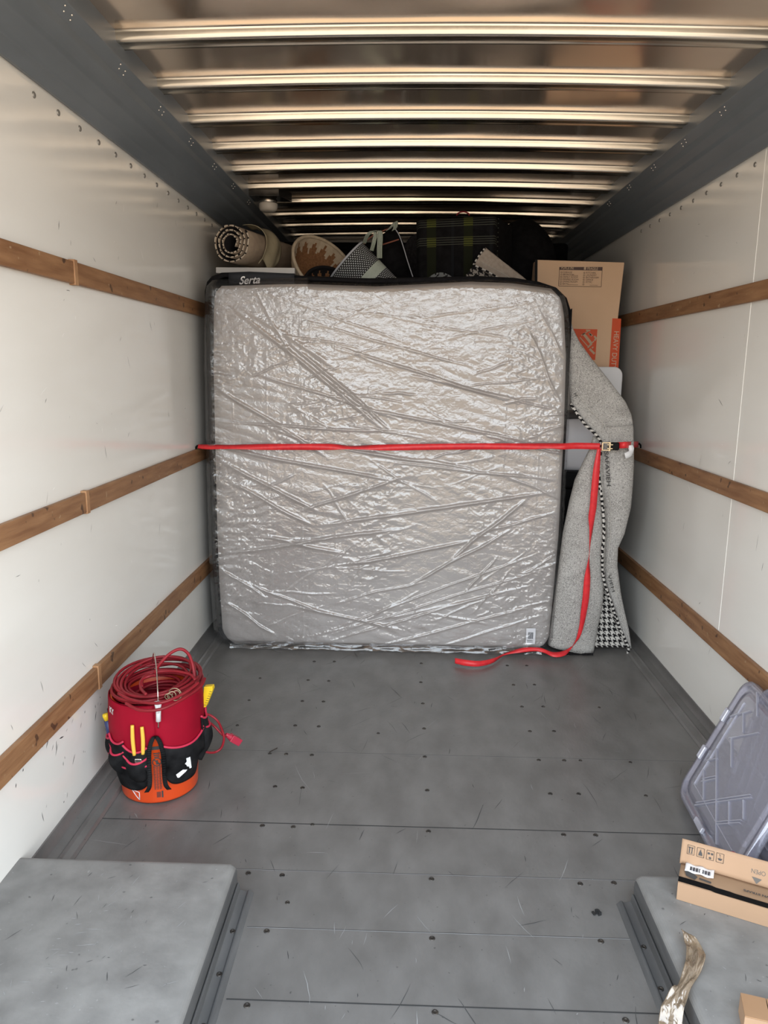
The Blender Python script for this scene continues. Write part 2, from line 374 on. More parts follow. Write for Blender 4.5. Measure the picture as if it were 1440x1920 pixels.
# floor edge coving
cp = [(0,.0),(0,.055),(.006,.055),(.010,.03),(.020,.018),(.050,.013),(.056,.020),(.064,.013),(.088,.011),(.096,0)]
mb = MB(); mb.sweep_y(cp, YB, YE); struct(obj('baseboard_left', mb, M_well if False else M_floor, bevel=.002), 'grey metal coving at the foot of the left wall')
mb = MB(); mb.sweep_y([(W-x, z) for x, z in cp][::-1], YB, YE); struct(obj('baseboard_right', mb, M_floor, bevel=.002), 'grey metal coving at the foot of the right wall')
# scratches and scuffs
M_scd = mat('dark_scuff', (.05,.05,.05), rough=.6); M_scl = mat('pale_scratch', (.28,.28,.275), rough=.6); M_scw = mat('white_scratch', (.85,.85,.83), rough=.5); M_scg = mat('grey_scuff', (.30,.29,.28), rough=.5)
def scuffs(par, org, ex, ey, nrm, n_, Lr, mats, seed, ang=lambda r_: r_.uniform(0, 3.14), wr_=(.0006,.0016), cl=None):
    r_ = random.Random(seed); org, ex, ey, nrm = map(Vector, (org, ex, ey, nrm)); mb = MB(); exn, eyn = ex.normalized(), ey.normalized()
    for _ in range(n_):
        a_ = ang(r_); p = org+ex*r_.random()+ey*(r_.random() if cl is None else cl(r_)); L = r_.uniform(*Lr)*r_.random()**.7; w = r_.uniform(*wr_); mi = r_.randrange(len(mats))
        d = exn*math.cos(a_)+eyn*math.sin(a_); q = nrm.cross(d); k_ = 5; bend = r_.uniform(-.15,.15)
        vs = []
        for i in range(k_+1):
            t_ = i/k_; c_ = p+d*(L*t_)+q*(bend*L*t_*(1-t_)+.01*L*r_.uniform(-1,1))+nrm*.0007; ww = w*math.sin(math.pi*min(.95, max(.05, t_)))
            vs += [c_-q*ww, c_+q*ww]
        mb.add(vs, [(2*i, 2*i+2, 2*i+3, 2*i+1) for i in range(k_)], mi)
    return obj('scuff_marks', mb, mats, par)
scuffs(floor, (.72,1.0,0), (.95,0,0), (0,.9,0), (0,0,1), 60, (.02,.14), [M_scd, M_scl], 1, lambda r_: r_.gauss(1.5,.5), (.0005,.0011))
scuffs(floor, (.12,1.95,0), (2.1,0,0), (0,1.8,0), (0,0,1), 150, (.02,.20), [M_scd, M_scl, M_scd], 2, lambda r_: r_.gauss(1.55,.6), (.0005,.0013))
scuffs(wl, (0,1.6,0), (0,2.2,0), (0,0,2.2), (1,0,0), 90, (.01,.07), [M_scd, M_scg, M_scw], 3, lambda r_: r_.gauss(1.3,.7), (.0006,.0014))
scuffs(wl, (0,1.9,.05), (0,.7,0), (0,0,.3), (1,0,0), 26, (.01,.05), [M_scd, M_scd, M_scg], 4, lambda r_: r_.gauss(.9,.4), (.001,.0025))
scuffs(wr, (W,1.7,0), (0,2.2,0), (0,0,2.2), (-1,0,0), 80, (.01,.08), [M_scd, M_scg, M_scw], 5, lambda r_: r_.gauss(1.2,.8), (.0006,.0014))
# wheel wells
def well(x0, x1, side, label):
    hz = .097; yf = 1.912; r = .022
    xi = x1 if side < 0 else x0                       # inner edge
    s = side                                            # -1: left well (opens to +x)
    prof = [(0 if s < 0 else W, -.0), (xi, 0)]
    arc = [(xi-(-s)*r*(1-math.cos(a)), hz-r+r*math.sin(a)) for a in [i*PI/2/6 for i in range(7)]]
    # profile polygon in (x,z)
    outer = 0.0 if s < 0 else W
    pts = [(outer, 0), (xi, 0)]+arc+[(outer, hz)]
    if s > 0: pts = pts[::-1]
    m = MB(); k = len(pts); ys = [YB+.02, yf-r]+[yf-r+r*math.sin(a) for a in [i*PI/2/5 for i in range(1, 6)]]
    vs = []
    for j, y in enumerate(ys):
        d = 0 if j < 1 else r*(1-math.sqrt(max(0, 1-((y-(yf-r))/r)**2)))
        for (px, pz) in pts: vs.append((px, y, pz if pz < hz-r-1e-6 else pz-d*.7))
    fs = []; ms = []
    for j in range(len(ys)-1):
        for i in range(k):
            fs.append((j*k+i, j*k+(i+1)%k, (j+1)*k+(i+1)%k, (j+1)*k+i))
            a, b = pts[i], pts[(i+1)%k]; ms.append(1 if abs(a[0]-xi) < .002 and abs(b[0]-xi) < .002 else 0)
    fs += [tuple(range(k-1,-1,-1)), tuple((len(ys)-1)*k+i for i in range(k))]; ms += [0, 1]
    m.add(vs, fs, ms, False)
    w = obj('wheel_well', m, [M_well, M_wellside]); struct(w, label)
    # floor flange with two beads
    fp = [(0,0),(0,.030),(.003,.034),(.007,.034),(.010,.012),(.018,.008),(.030,.007),(.034,.012),(.039,.012),(.043,.006),(.050,0)]
    fx = [(xi-s*x if s < 0 else xi-x, z) for x, z in fp]
    if s < 0: fx = [(xi+x, z) for x, z in fp]
    else: fx = [(xi-x, z) for x, z in fp][::-1]
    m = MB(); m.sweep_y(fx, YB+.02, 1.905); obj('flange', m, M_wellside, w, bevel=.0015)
    for y in ([1.745, 1.60, 1.45, 1.32] if s < 0 else [1.735, 1.60, 1.47]):
        screw(xi+(.024 if s < 0 else -.024), y, .0075, .008, w)
    return w
w1 = well(0, .628, -1, 'low grey wheel housing box on the left of the floor')
w2 = well(1.768, W, 1, 'low grey wheel housing box on the right of the floor')

scuffs(w1, (.06,1.0,.097), (.5,0,0), (0,.85,0), (0,0,1), 110, (.006,.06), [M_scd, M_scl, M_scl], 6, lambda r_: r_.gauss(1.3,.6), (.0004,.0010))
scuffs(w1, (.20,1.35,.097), (.10,0,0), (.05,.35,0), (0,0,1), 14, (.03,.05), [M_scl], 8, lambda r_: r_.gauss(.05,.08), (.0007,.0014))
scuffs(w2, (1.80,1.0,.097), (.5,0,0), (0,.85,0), (0,0,1), 50, (.006,.04), [M_scd, M_scl], 7, lambda r_: r_.gauss(.8,.8), (.0004,.0010))

# ================================================================== MATTRESS
YM = 3.82
Lp = [(-.001,.20),(.03,.145),(.08,.113),(.35,.104),(.63,.102),(1.19,.107),(1.5,.112),(1.78,.122),(1.85,.127),(1.885,.137),(1.905,.165)]
Rp = [(-.001,1.78),(.03,1.85),(.08,1.882),(.3,1.892),(.66,1.904),(1.2,1.902),(1.6,1.892),(1.79,1.872),(1.85,1.858),(1.88,1.842),(1.905,1.80)]
mtr = thing('mattress', 'large pale mattress with black border, wrapped in clear plastic, standing upright across the truck', 'mattress', (1.0, 3.95, 0))
def topz(x): return pw([(0,1.872),(.15,1.893),(.45,1.903),(.6,1.905),(.93,1.896),(1.1,1.905),(1.4,1.922),(1.6,1.917),(1.8,1.892),(1.9,1.86)], x)
def panel_pt(u, v, grow=0, dy=0):
    z = lerp(.012, 1.905, v)
    l = pw(Lp, z)-grow; r = pw(Rp, z)+grow*.5
    x = lerp(l, r, u); z2 = .012+(z-.012)/(1.893)*(topz(x)-.012)
    return x, z2
def bulge(u, v):
    e = min(u, 1-u)*1.8; g = min(v, 1-v)*1.9
    f = lambda t, w: 1-(1-min(1, t/w))**2.4
    return f(e, .05)*f(g, .045)
mb = MB()
def fn(u, v):
    x, z = panel_pt(u, v)
    y = YM+.028-.034*bulge(u, v)+.006*N(x*2.2, z*2.2, 3)
    return (x, y, z)
mb.grid(fn, 70, 70)
obj('quilted_panel', mb, M_mattress, mtr)
# dark border body: rounded slab
def outl():
    pts = []
    zl = [0.0,.01,.03,.08,.2,.5,.9,1.3,1.6,1.8]
    left = [(pw([(0,.15),(.03,.105),(.1,.072),(.5,.062),(1.2,.066),(1.8,.07),(1.86,.085),(1.9,.11)], z), z) for z in zl]+[(.072,1.87),(.085,1.915),(.11,1.942),(.16,1.96)]
    top = [(.30,1.966),(.45,1.960),(.56,1.948),(.9,1.938),(1.2,1.945),(1.45,1.952),(1.62,1.945),(1.74,1.928),(1.83,1.900),(1.885,1.850),(1.908,1.79)]
    right = [(pw([(0,1.82),(.03,1.875),(.08,1.897),(.3,1.908),(.66,1.920),(1.2,1.920),(1.8,1.915)], z), z) for z in zl[::-1]]
    return left+top+right
O = outl(); cxz = Vector((1.0, 0, .95))
mb = MB(); prof = [(0,.030),(.002,.018),(.008,.006),(.018,0),(.20,0),(.23,.004),(.245,.02)]
n = len(O); vs = []
for (dy, ins) in prof:
    for (x, z) in O:
        d = (Vector((x, 0, z))-cxz).normalized(); vs.append((x-d.x*ins, YM+.036+dy, max(.0, z-d.z*ins)))
fs = [(j*n+i, j*n+(i+1)%n, (j+1)*n+(i+1)%n, (j+1)*n+i) for j in range(len(prof)-1) for i in range(n)]
fs += [tuple(range(n)), tuple((len(prof)-1)*n+i for i in range(n-1,-1,-1))]
mb.add(vs, fs, 0, True); obj('border', mb, M_border, mtr)
# brand label
def yfront(): return YM+.026
mb = MB(); mb.grid(lambda u, v: (lerp(.20,.53,u), YM+.030, lerp(1.905,1.962-.012*abs(u-.4),v)), 10, 3)
obj('brand_label', mb, M_labelgrey, mtr, solid=.002)
a = PX(448, 533, 'y', YM+.026)
text_mb('Serta', .052, a, (1,0,.06), (0,0,1), shear=.35, ext=.002, mat_=mat('white_thread', (.8,.8,.8), rough=.6), name='lettering', parent=mtr, fit=.105, bold=.0008)
# plastic wrap with real folds
creases = []   # (x0,z0,x1,z1,width,height)
def cz(px0, py0, px1, py1, w, h):
    a = PX(px0, py0, 'y', YM); b = PX(px1, py1, 'y', YM); creases.append((a.x, a.z, b.x, b.z, w*.60, h*.80))
random.seed(3)
for c in ((420,560,730,810,.014,.010),(430,560,650,700,.02,.007),(455,500,560,690,.010,.007),(470,540,780,650,.008,.006),(520,560,840,610,.006,.005),(560,600,900,690,.008,.006),
          (600,640,980,760,.009,.008),(540,640,740,810,.012,.010),(480,700,760,790,.01,.006),(400,720,620,860,.012,.008),(760,600,1040,560,.008,.007),(820,640,1050,590,.006,.005),(700,588,980,640,.006,.006),
          (415,790,800,815,.008,.007),(420,840,760,905,.010,.009),(410,860,600,960,.013,.010),(430,900,590,985,.012,.010),(400,1040,760,990,.012,.010),(590,985,1040,920,.012,.010),(560,960,760,890,.01,.007),
          (700,860,1040,900,.009,.006),(640,840,900,880,.009,.007),(600,1185,1020,1030,.006,.007),(610,1190,1030,1060,.006,.007),(620,1200,960,1100,.008,.008),(560,1195,1020,1090,.006,.005),(700,1210,1010,1130,.009,.007),
          (820,1210,1020,1150,.008,.006),(540,1130,760,1180,.012,.009),(420,1120,520,1190,.010,.009),(410,1060,500,1120,.010,.009),(460,1090,620,1150,.01,.008),(760,1100,960,990,.010,.009),(840,1050,990,930,.012,.010),
          (900,1000,1040,960,.008,.006),(480,1000,660,1040,.014,.009),(640,1060,900,1010,.012,.008),(980,600,1050,760,.008,.006),(1000,560,1060,680,.007,.006),(760,700,1050,770,.008,.006),(660,760,1000,830,.01,.007)):
    cz(*c)
for i in range(70):
    x = random.uniform(420, 1040); y = random.uniform(600, 1200); L = random.uniform(40, 190); an = random.gauss(.12, .35) if y < 950 else random.gauss(-.35, .3)
    cz(x, y, x+L*math.cos(an), y+L*math.sin(an), random.uniform(.004,.009), random.uniform(.002,.006))
def film_h(x, z):
    h = 0
    for x0, z0, x1, z1, w, a in creases:
        dx, dz = x1-x0, z1-z0; L2 = dx*dx+dz*dz; t = ((x-x0)*dx+(z-z0)*dz)/L2
        if t < -.1 or t > 1.1: continue
        d = ((x-x0)*dz-(z-z0)*dx)/math.sqrt(L2)+.010*N(t*3, x0*7, z0*5)
        if abs(d) > 4*w: continue
        h += a*math.exp(-(d/w)**2)*max(0, min(1, (1-abs(2*t-1))*2.2+.05))
    return h
mb = MB(); NU, NV = 470, 470
wk = max(0, 1)
def fn(u, v):
    x, z = panel_pt(u, v, .045)
    z = z+.030*max(0, v-.93)/.07*(1 if x < .6 else .35)
    b = bulge(u, v)
    y = YM+.022-.038*b
    amp = .15+.85*min(1, max(0, (1.80-z)/.42))
    h = film_h(x, z)*amp
    msk = max(0, min(1, .38+2.0*N(x*2.6+5, z*3.4, 7)))
    q = (1-abs(N(x*12+2, z*20, 1))*2)*.003*msk+(1-abs(N(x*36, z*50, 5))*2)**2*.0016*msk+(1-abs(N(x*75, z*60, 8))*2)*.0005*msk+abs(N(x*4, z*17+x*5, 9))*.0035
    for fx in range(10):       # vertical packing folds
        d = x-(.22+.172*fx+.012*N(z*1.3, fx))
        if abs(d) < .012: q += .0018*math.exp(-(d/.0022)**2)*(.3+max(0, N(z*9, fx*3)))
    y -= h*1.25+q*amp*1.15+.004
    e = min(u, 1-u, v, 1-v)
    return (x+(.004*N(z*30, 1) if e < .01 else 0), y, z)
mb.grid(fn, NU, NV)
obj('plastic_cover', mb, M_film, mtr, label='crinkled clear plastic cover')
# loose plastic at the lower edge
mb = MB()
mb.grid(lambda u, v: (lerp(.16,1.84,u), YM-.004-.020*(1-v)+.008*N(u*22, v*3), .003+.035*v+.006*abs(N(u*40, v*2, 4))), 160, 6)
obj('plastic_hem', mb, M_film, mtr)
# barcode sticker
a = PX(987, 1178, 'y', YM-.02); b = PX(1003, 1208, 'y', YM-.02)
mb = MB(); mb.box((a.x, YM-.021, b.z), (b.x, YM-.0195, a.z)); st = obj('barcode_sticker', mb, M_white, mtr, label='white sticker')
mb = MB(); x = a.x+.010
for i in range(9):
    mb.box((x, YM-.0216, b.z+.030), (x+.0014*(1+i%2), YM-.0209, a.z-.022)); x += .0032
for i in range(4): mb.box((a.x+.006, YM-.0216, b.z+.010+.004*i), (b.x-.010-.004*(i%2), YM-.0209, b.z+.0115+.004*i))
obj('barcode', mb, M_barcode, st)

# ================================================================== RUG STANDING ON THE RIGHT
rug = thing('folded_rug', 'long grey-backed rug standing folded at the right of the mattress, houndstooth face inside', 'rug', (2.08, 3.74, 0))
def prow(yp): return pw([(560,3.95),(760,3.88),(835,3.755),(900,3.76),(1224,3.865),(1300,3.865)], yp)
def loft(rowsL, k=26, depth=.06, creasefn=None, n_sub=5, mi=0, bulgef=1):
    """rows: (ypix, xl, xr, depth); closed oval sections"""
    mbx = MB(); rws = []
    for (r0, r1) in zip(rowsL, rowsL[1:]):
        for j in range(n_sub): t = j/n_sub; rws.append([lerp(a, b, t) for a, b in zip(r0, r1)])
    rws.append(list(rowsL[-1])); nr = len(rws)
    def fn(u, v):
        yl, xl, xr, dp, yr = rws[round(v*(nr-1))]
        yc = prow((yl+yr)/2)
        A = PX(xl, yl, 'y', yc); B = PX(xr, yr, 'y', yc); c = (A+B)/2; h = (B-A)/2
        a = 2*PI*u; cs, sn = math.cos(a), math.sin(a)
        p = c+h*(abs(cs)**.8*math.copysign(1, cs)); p = Vector(p)
        p.y = yc-dp*abs(sn)**.75*math.copysign(1, sn)
        if creasefn: p = creasefn(p, sn)
        p.z = max(p.z, .004)
        return p
    mbx.grid(fn, k, nr-1, mi, True)
    b0 = list(range(k)); 
    mbx.f.append([len(mbx.v)-k+i for i in range(k)]); mbx.m.append(mi); mbx.sm.append(False)
    mbx.f.append(list(range(k))[::-1]); mbx.m.append(mi); mbx.sm.append(False)
    return mbx
# rows: yleft, xl, xr, depth, yright
left_rows = [(818,1112,1128,.012,822),(840,1107,1131,.025,840),(870,1092,1131,.04,870),(900,1078,1132,.05,900),(940,1068,1134,.055,940),(1000,1056,1136,.06,1000),(1060,1048,1134,.06,1062),(1120,1040,1130,.058,1124),(1170,1033,1120,.056,1178),(1208,1027,1112,.055,1224)]
right_rows = [(800,1108,1187,.03,796),(830,1124,1188,.035,828),(870,1122,1188,.04,870),(905,1125,1186,.045,905),(950,1130,1182,.045,950),(1000,1133,1170,.042,1000),(1026,1132,1158,.038,1026),(1060,1131,1157,.034,1060),(1090,1134,1161,.030,1090),(1110,1140,1164,.026,1112),(1140,1150,1170,.02,1142),(1180,1163,1179,.014,1180),(1215,1178,1184,.008,1215)]
upper_rows = [(590,1063,1066,.010,588),(620,1063,1074,.018,616),(645,1063,1086,.025,640),(680,1064,1110,.032,674),(720,1066,1143,.036,714),(758,1070,1172,.036,752),(780,1086,1183,.034,776),(803,1106,1188,.030,800),(820,1119,1188,.026,818),(834,1127,1188,.022,834)]
def cr_left(p, sn):
    p.y += .006*N(p.x*9, p.z*3, 2); return p
def cr_up(p, sn):
    p.y += .010*N(p.x*7, p.z*6, 2)
    c = PX(1160, 800, 'y', 3.8)
    d = (p.z-c.z)+.25*(p.x-c.x)**2*10-.02
    if sn > 0 and p.x > c.x-.08: p.y += .018*math.exp(-(d/.012)**2)
    return p
mbx = MB()
for rw, cf in ((left_rows, cr_left), (right_rows, cr_left), (upper_rows, cr_up)):
    q = loft(rw, creasefn=cf); b0 = len(mbx.v); mbx.v += q.v; mbx.f += [[b0+i for i in f] for f in q.f]; mbx.m += q.m; mbx.sm += q.sm
obj('backing', mbx, M_rug, rug, label='grey felt-like backing')
# houndstooth face in the gap
def hound(i, j):
    wi = (i % 8) < 4; wj = (j % 8) < 4
    top = ((i-j) % 4) in (0, 1)
    return 1 if (wi if top else wj) else 0
pr = [(1085,1128,1136),(1120,1124,1144),(1150,1118,1156),(1180,1113,1168),(1212,1108,1182)]
def fn(u, v):
    yp = lerp(1085, 1213, v); xl = pw([(r[0], r[1]) for r in pr], yp); xr = pw([(r[0], r[2]) for r in pr], yp)
    p = PX(lerp(xl, xr, u), yp, 'y', prow(yp)-.005+.03*math.sin(u*PI)); p.z = max(.004, p.z); return p
mb = MB()
def hm(i, j):
    yp = lerp(1085,1213,(j+.5)/110); xl = pw([(r[0], r[1]) for r in pr], yp); xr = pw([(r[0], r[2]) for r in pr], yp)
    xx = lerp(xl, xr, (i+.5)/60)
    return hound(int(xx/1.25), int(yp/1.35))
mb.grid(fn, 60, 110, mfn=hm, smooth=False); obj('pile_face', mb, [M_yarn_w, M_yarn_b], rug, label='black and white houndstooth face', solid=.006)
# rope edge
def rope(pts, yoff, name='edge_binding', r=.0075, per=.030):
    P = spline([PX(x, y, 'y', prow(y)-yoff(y)) for x, y in pts], 10)
    mb = MB(); rr = []; d = 0
    for p in P: p.z = max(p.z, r)
    mb.tube(P, lambda t: r, 8)
    # alternate colours along the length
    L = [0]
    for a, b in zip(P, P[1:]): L.append(L[-1]+(b-a).length)
    nf = 8
    for i in range(len(P)-1):
        for k_ in range(nf): mb.m[i*nf+k_] = 1 if ((L[i]/per+k_/nf) % 1) < .5 else 0
    return obj(name, mb, [M_yarn_w, M_yarn_b], rug, label='black and white whipped edge')
rope([(1070,758),(1085,779),(1097,796),(1108,806),(1120,818),(1127,830),(1127,845),(1122,870),(1124,905),(1130,950),(1132,985),(1132,1010),(1129,1040),(1131,1080),(1137,1105),(1150,1142),(1163,1180),(1178,1214),(1175,1226)], lambda y: pw([(820,.034),(845,.055),(900,.072),(1040,.074),(1090,.05),(1215,.02)], y), per=.030)
def stitch(pts, off, par):
    P = spline([PX(x, y, 'y', prow(y)-off) for x, y in pts], 6); mb = MB(); mb.tube(P, .0013, 5); obj('stitching', mb, M_yarn_w, par)
stitch([(1080,735),(1095,755),(1112,775),(1130,792),(1138,808)], .042, rug)
stitch([(1145,812),(1144,835),(1141,860),(1141,905),(1145,950),(1145,1000),(1142,1030),(1138,1060)], .050, rug)
stitch([(1139,1068),(1150,1095),(1160,1130),(1170,1160),(1180,1200)], .036, rug)
stitch([(1032,1198),(1060,1200),(1090,1206),(1110,1210)], .062, rug)
o = PX(1133, 846, 'y', prow(850)-.055); e = PX(1138, 911, 'y', prow(911)-.055)
text_mb('SAFAVIEH', .028, o, (e-o), (1,0,.05), mat_=M_ink, parent=rug, fit=(e-o).length, bold=.0004, ext=.001)
o = PX(1139, 1078, 'y', prow(1078)-.040); e = PX(1148, 1110, 'y', prow(1110)-.036)
text_mb('VIEH', .022, o, (e-o), (1,0,.3), mat_=M_ink, parent=rug, fit=(e-o).length, ext=.001)
o = PX(1074, 738, 'y', 3.845); e = PX(1080, 750, 'y', 3.845)
text_mb('H', .028, o, (e-o), (1,0,.45), mat_=M_ink, parent=rug, ext=.001)
# shaggy bottom fringe
mb = MB()
for i in range(150):
    u = i/149; b = PX(lerp(1027,1112,u), lerp(1207,1224,u), 'y', 3.812); a = 6.28*random.random()
    b.z = .012; mb.tube([b, b+Vector((.005*math.cos(a), -.004-.004*random.random(), -.010))], .0016, 4)
obj('fringe', mb, M_yarn_b, rug, label='black pile showing under the roll')

# ================================================================== STRAP
strap = thing('ratchet_strap', 'red webbing strap pulled tight across the mattress with a black buckle and loose tail', 'strap', (1.2, 3.72, 1.1))
def ribbon(pts, wfn, n_=8, th=.0016):
    """pts: list of (point, half-width vector)"""
    P = spline([p for p, w in pts], n_); Wv = spline([w for p, w in pts], n_); mb = MB()
    vs = []
    for i, (p, w) in enumerate(zip(P, Wv)):
        t = (P[min(i+1, len(P)-1)]-P[max(i-1, 0)]).normalized(); nn = t.cross(w)
        nn = nn.normalized()*th/2 if nn.length > 1e-9 else Vector((0, th/2, 0))
        vs += [p-w-nn, p+w-nn, p+w+nn, p-w+nn]
    fs = []
    for i in range(len(P)-1):
        for k_ in range(4): fs.append((i*4+k_, i*4+(k_+1)%4, (i+1)*4+(k_+1)%4, (i+1)*4+k_))
    fs += [(3,2,1,0), tuple((len(P)-1)*4+k_ for k_ in range(4))]
    mb.add(vs, fs, 0, True); return mb
h = .0155
def S(x, y, yy, w=None, hw=h):
    return (PX(x, y, 'y', yy), Vector(w).normalized()*hw if w else Vector((0, 0, hw)))
pts = [(PX(371,837,'x',.02), Vector((0,.007,.009))), S(392,838,3.80,(0,.7,.7)), S(430,838,3.768,(0,.8,.6)), S(500,838,3.77,(0,.35,.95)), S(560,838,3.77), S(620,838,3.77,(0,.3,1)), S(660,839,3.77,(0,.9,.45)), S(720,839,3.77,(0,.35,.95)), S(800,838,3.77), S(900,837,3.77), S(990,837,3.768,(0,.3,.95)), S(1030,836,3.765,(0,.6,.8)), S(1056,837,3.76,(0,.3,.95)), S(1080,836,3.72,(0,.1,1)), S(1125,837,3.672)]
obj('webbing', ribbon(pts, None), M_red, strap)
pts = [S(1158,835,3.672), S(1180,834,3.69), (PX(1197,833,'x',W-.02), Vector((0,.003,h)))]
obj('webbing', ribbon(pts, None), M_red, strap)
# end hooks on the wall rails
for x, y, s in ((372,837,-1),(1197,833,1)):
    p = PX(x, y, 'x', .02 if s < 0 else W-.02); mb = MB(); q = Vector((.002 if s < 0 else W-.002, p.y+.01, p.z-.022))
    mb.tube([p-Vector((s*.012,.01,0)), p+Vector((s*.006,.004,.003)), q+Vector((0,.004,.014)), q], .0055, 8); obj('end_hook', mb, M_black, strap)
# buckle
mb = MB(); a = PX(1128, 829, 'y', 3.665); b = PX(1160, 845, 'y', 3.665)
mb.box((lerp(a.x,b.x,.42), 3.655, b.z+.002), (b.x, 3.675, a.z)); obj('buckle_lever', mb, M_black, strap, bevel=.006, seg=3)
mb = MB()
mb.box((a.x, 3.652, b.z), (a.x+.006, 3.668, a.z)); mb.box((a.x+.034, 3.650, b.z-.002), (a.x+.042, 3.668, a.z+.002))
mb.box((a.x, 3.655, b.z-.001), (a.x+.042, 3.667, b.z+.005)); mb.box((a.x, 3.655, a.z-.005), (a.x+.042, 3.667, a.z+.001)); mb.box((a.x+.024, 3.648, b.z+.008), (a.x+.052, 3.656, b.z+.014)); mb.box((a.x+.024, 3.648, a.z-.014), (a.x+.052, 3.656, a.z-.008))
obj('buckle_frame', mb, mat('brassy_steel', (.75,.62,.42), rough=.25, metal=1), strap, bevel=.0015)
# little white tag
pts = [(PX(1181,835,'y',3.682), Vector((.012,0,.002))), (PX(1184,843,'y',3.678), Vector((.012,0,.004))), (PX(1180,851,'y',3.672), Vector((.010,0,-.010))), (PX(1172,855,'y',3.668), Vector((.004,0,-.014)))]
obj('fabric_tag', ribbon(pts, None, th=.001), M_white, strap, label='small white tag')
# tail: hangs then snakes along the floor
def R4(x, y): return 980+x/4.173, 800+y/4.173
def R7(x, y): return 740+x/4, 820+y/4
tl = [(*R4(598,170),(1,0,.0),.008),(*R4(578,330),(1,0,.1),.016),(*R4(560,520),(1,0,.1),.017),(*R4(552,620),(1,0,.1),.017),(*R4(540,705),(1,0,.1),.016),(*R4(536,800),(.8,.5,.0),.012),(*R4(528,900),(.6,.8,0),.008),(*R4(521,1000),(.3,1,0),.006),(*R4(514,1080),(.7,.7,0),.011),(*R4(505,1190),(1,.1,.0),.016),(*R4(495,1330),(1,0,.1),.017),(*R4(478,1450),(1,0,.2),.016),(*R4(462,1550),(1,.1,.3),.013),(*R4(432,1655),(.8,-.3,.7),.013)]
pts = [(PX(x, y, 'y', prow(y)-.088), Vector(w).normalized()*k_) for x, y, w, k_ in tl]
fl = [(*R4(385,1725),.040,(.5,.6,.6),.014),(*R4(325,1772),.022,(0,.8,.6),.015),(*R4(240,1783),.018,(-.1,.8,.6),.015),(*R4(160,1752),.026,(-.3,.6,.7),.013),(*R4(95,1742),.030,(-.1,.4,.9),.010),(*R7(950,1597),.024,(.2,.6,.7),.013),(*R7(830,1625),.008,(.5,.8,.2),.014),(*R7(745,1672),.008,(.4,.6,.8),.014),(*R7(640,1697),.010,(.1,.5,.9),.014),(*R7(540,1692),.012,(0,.35,1),.015),(*R7(452,1675),.013,(0,.6,.9),.014)]
pts += [(PX(x, y, 'z', z+.004+abs(Vector(w).normalized().z)*k_*.55), Vector(w).normalized()*k_) for x, y, z, w, k_ in fl]
tm = ribbon(pts, None, 7)
for v in tm.v: v.z = max(v.z, .0015)
obj('strap_tail', tm, M_red, strap, label='loose red tail lying on the floor')

# ================================================================== CARGO BEHIND THE MATTRESS
# black trunk carrying the top items
t = thing('storage_trunk', 'black storage trunk hidden behind the mattress, carrying basket and bags', 'trunk', (1.13, 4.6, 0))
mb = MB(); mb.box((.53, 4.13, 0), (1.72, 5.3, 1.67)); obj('body', mb, M_dark, t, bevel=.015)
mb = MB(); mb.box((.52, 4.12, 1.672), (1.73, 5.31, 1.785)); obj('lid', mb, M_dark, t, bevel=.02, seg=3)
ld = MB(); ld.box((.20, 5.45, 0), (2.20, 6.25, 2.36)); ld.box((.35, 5.40, 1.2), (1.3, 5.45, 2.30)); tag(obj('dark_filler_block', ld, M_darkcloth, bevel=.03, seg=3), 'dark filler block added behind the bags to darken the far end up to the roof', 'load')  # added dark mass, keeps the lit end wall from showing behind the bags
t2 = thing('storage_trunk', 'low black trunk added behind the folded rug to darken the gap, under white bin and carton', 'trunk', (2.05, 4.4, 0))  # added support, black so the gap beside the rug reads dark
mb = MB(); mb.box((1.955, 4.06, 0), (2.215, 4.75, .86)); obj('body', mb, M_dark, t2, bevel=.012)
mb = MB(); mb.box((1.95, 4.055, .862), (2.22, 4.755, .955)); obj('lid', mb, M_dark, t2, bevel=.015, seg=3)
# white plastic bin
p = PX(1062, 772, 'y', 4.11); q = PX(1126, 872, 'y', 4.11)
mb = MB()
mb.grid(lambda u, v: Vector((lerp(1.965, 2.19, .5)+(.1125+.010*v)*math.copysign(abs(math.cos(2*PI*u))**.35, math.cos(2*PI*u)), 4.20+(.085+.01*v)*math.copysign(abs(math.sin(2*PI*u))**.35, math.sin(2*PI*u)), lerp(.957, q.z*0+1.245, v))), 48, 12, 0, True)
mb.f.append(list(range(48))[::-1]); mb.m.append(0); mb.sm.append(False); mb.f.append([len(mb.v)-48+i for i in range(48)]); mb.m.append(0); mb.sm.append(False)
bn = thing('plastic_bin', 'white plastic bin between mattress and rug, just above the black gap', 'bin', (2.08, 4.2, .957))
M_bin = mat('grey_white_plastic', (.80,.80,.84), rough=.35)
obj('body', mb, M_bin, bn)
mb = MB(); mb.lathe([(.0,.03),(.10,.028),(.122,.02),(.126,.004),(.126,-.004)], (2.0775, 4.20, 1.245), 4)
mb = MB(); mb.box((1.952, 4.10, 1.235), (2.203, 4.30, 1.275)); obj('lid', mb, mat('bin_shade_grey', (.08,.08,.085), rough=.5), bn, bevel=.014, seg=4)  # dark slab stands in for the shadow above the white bin
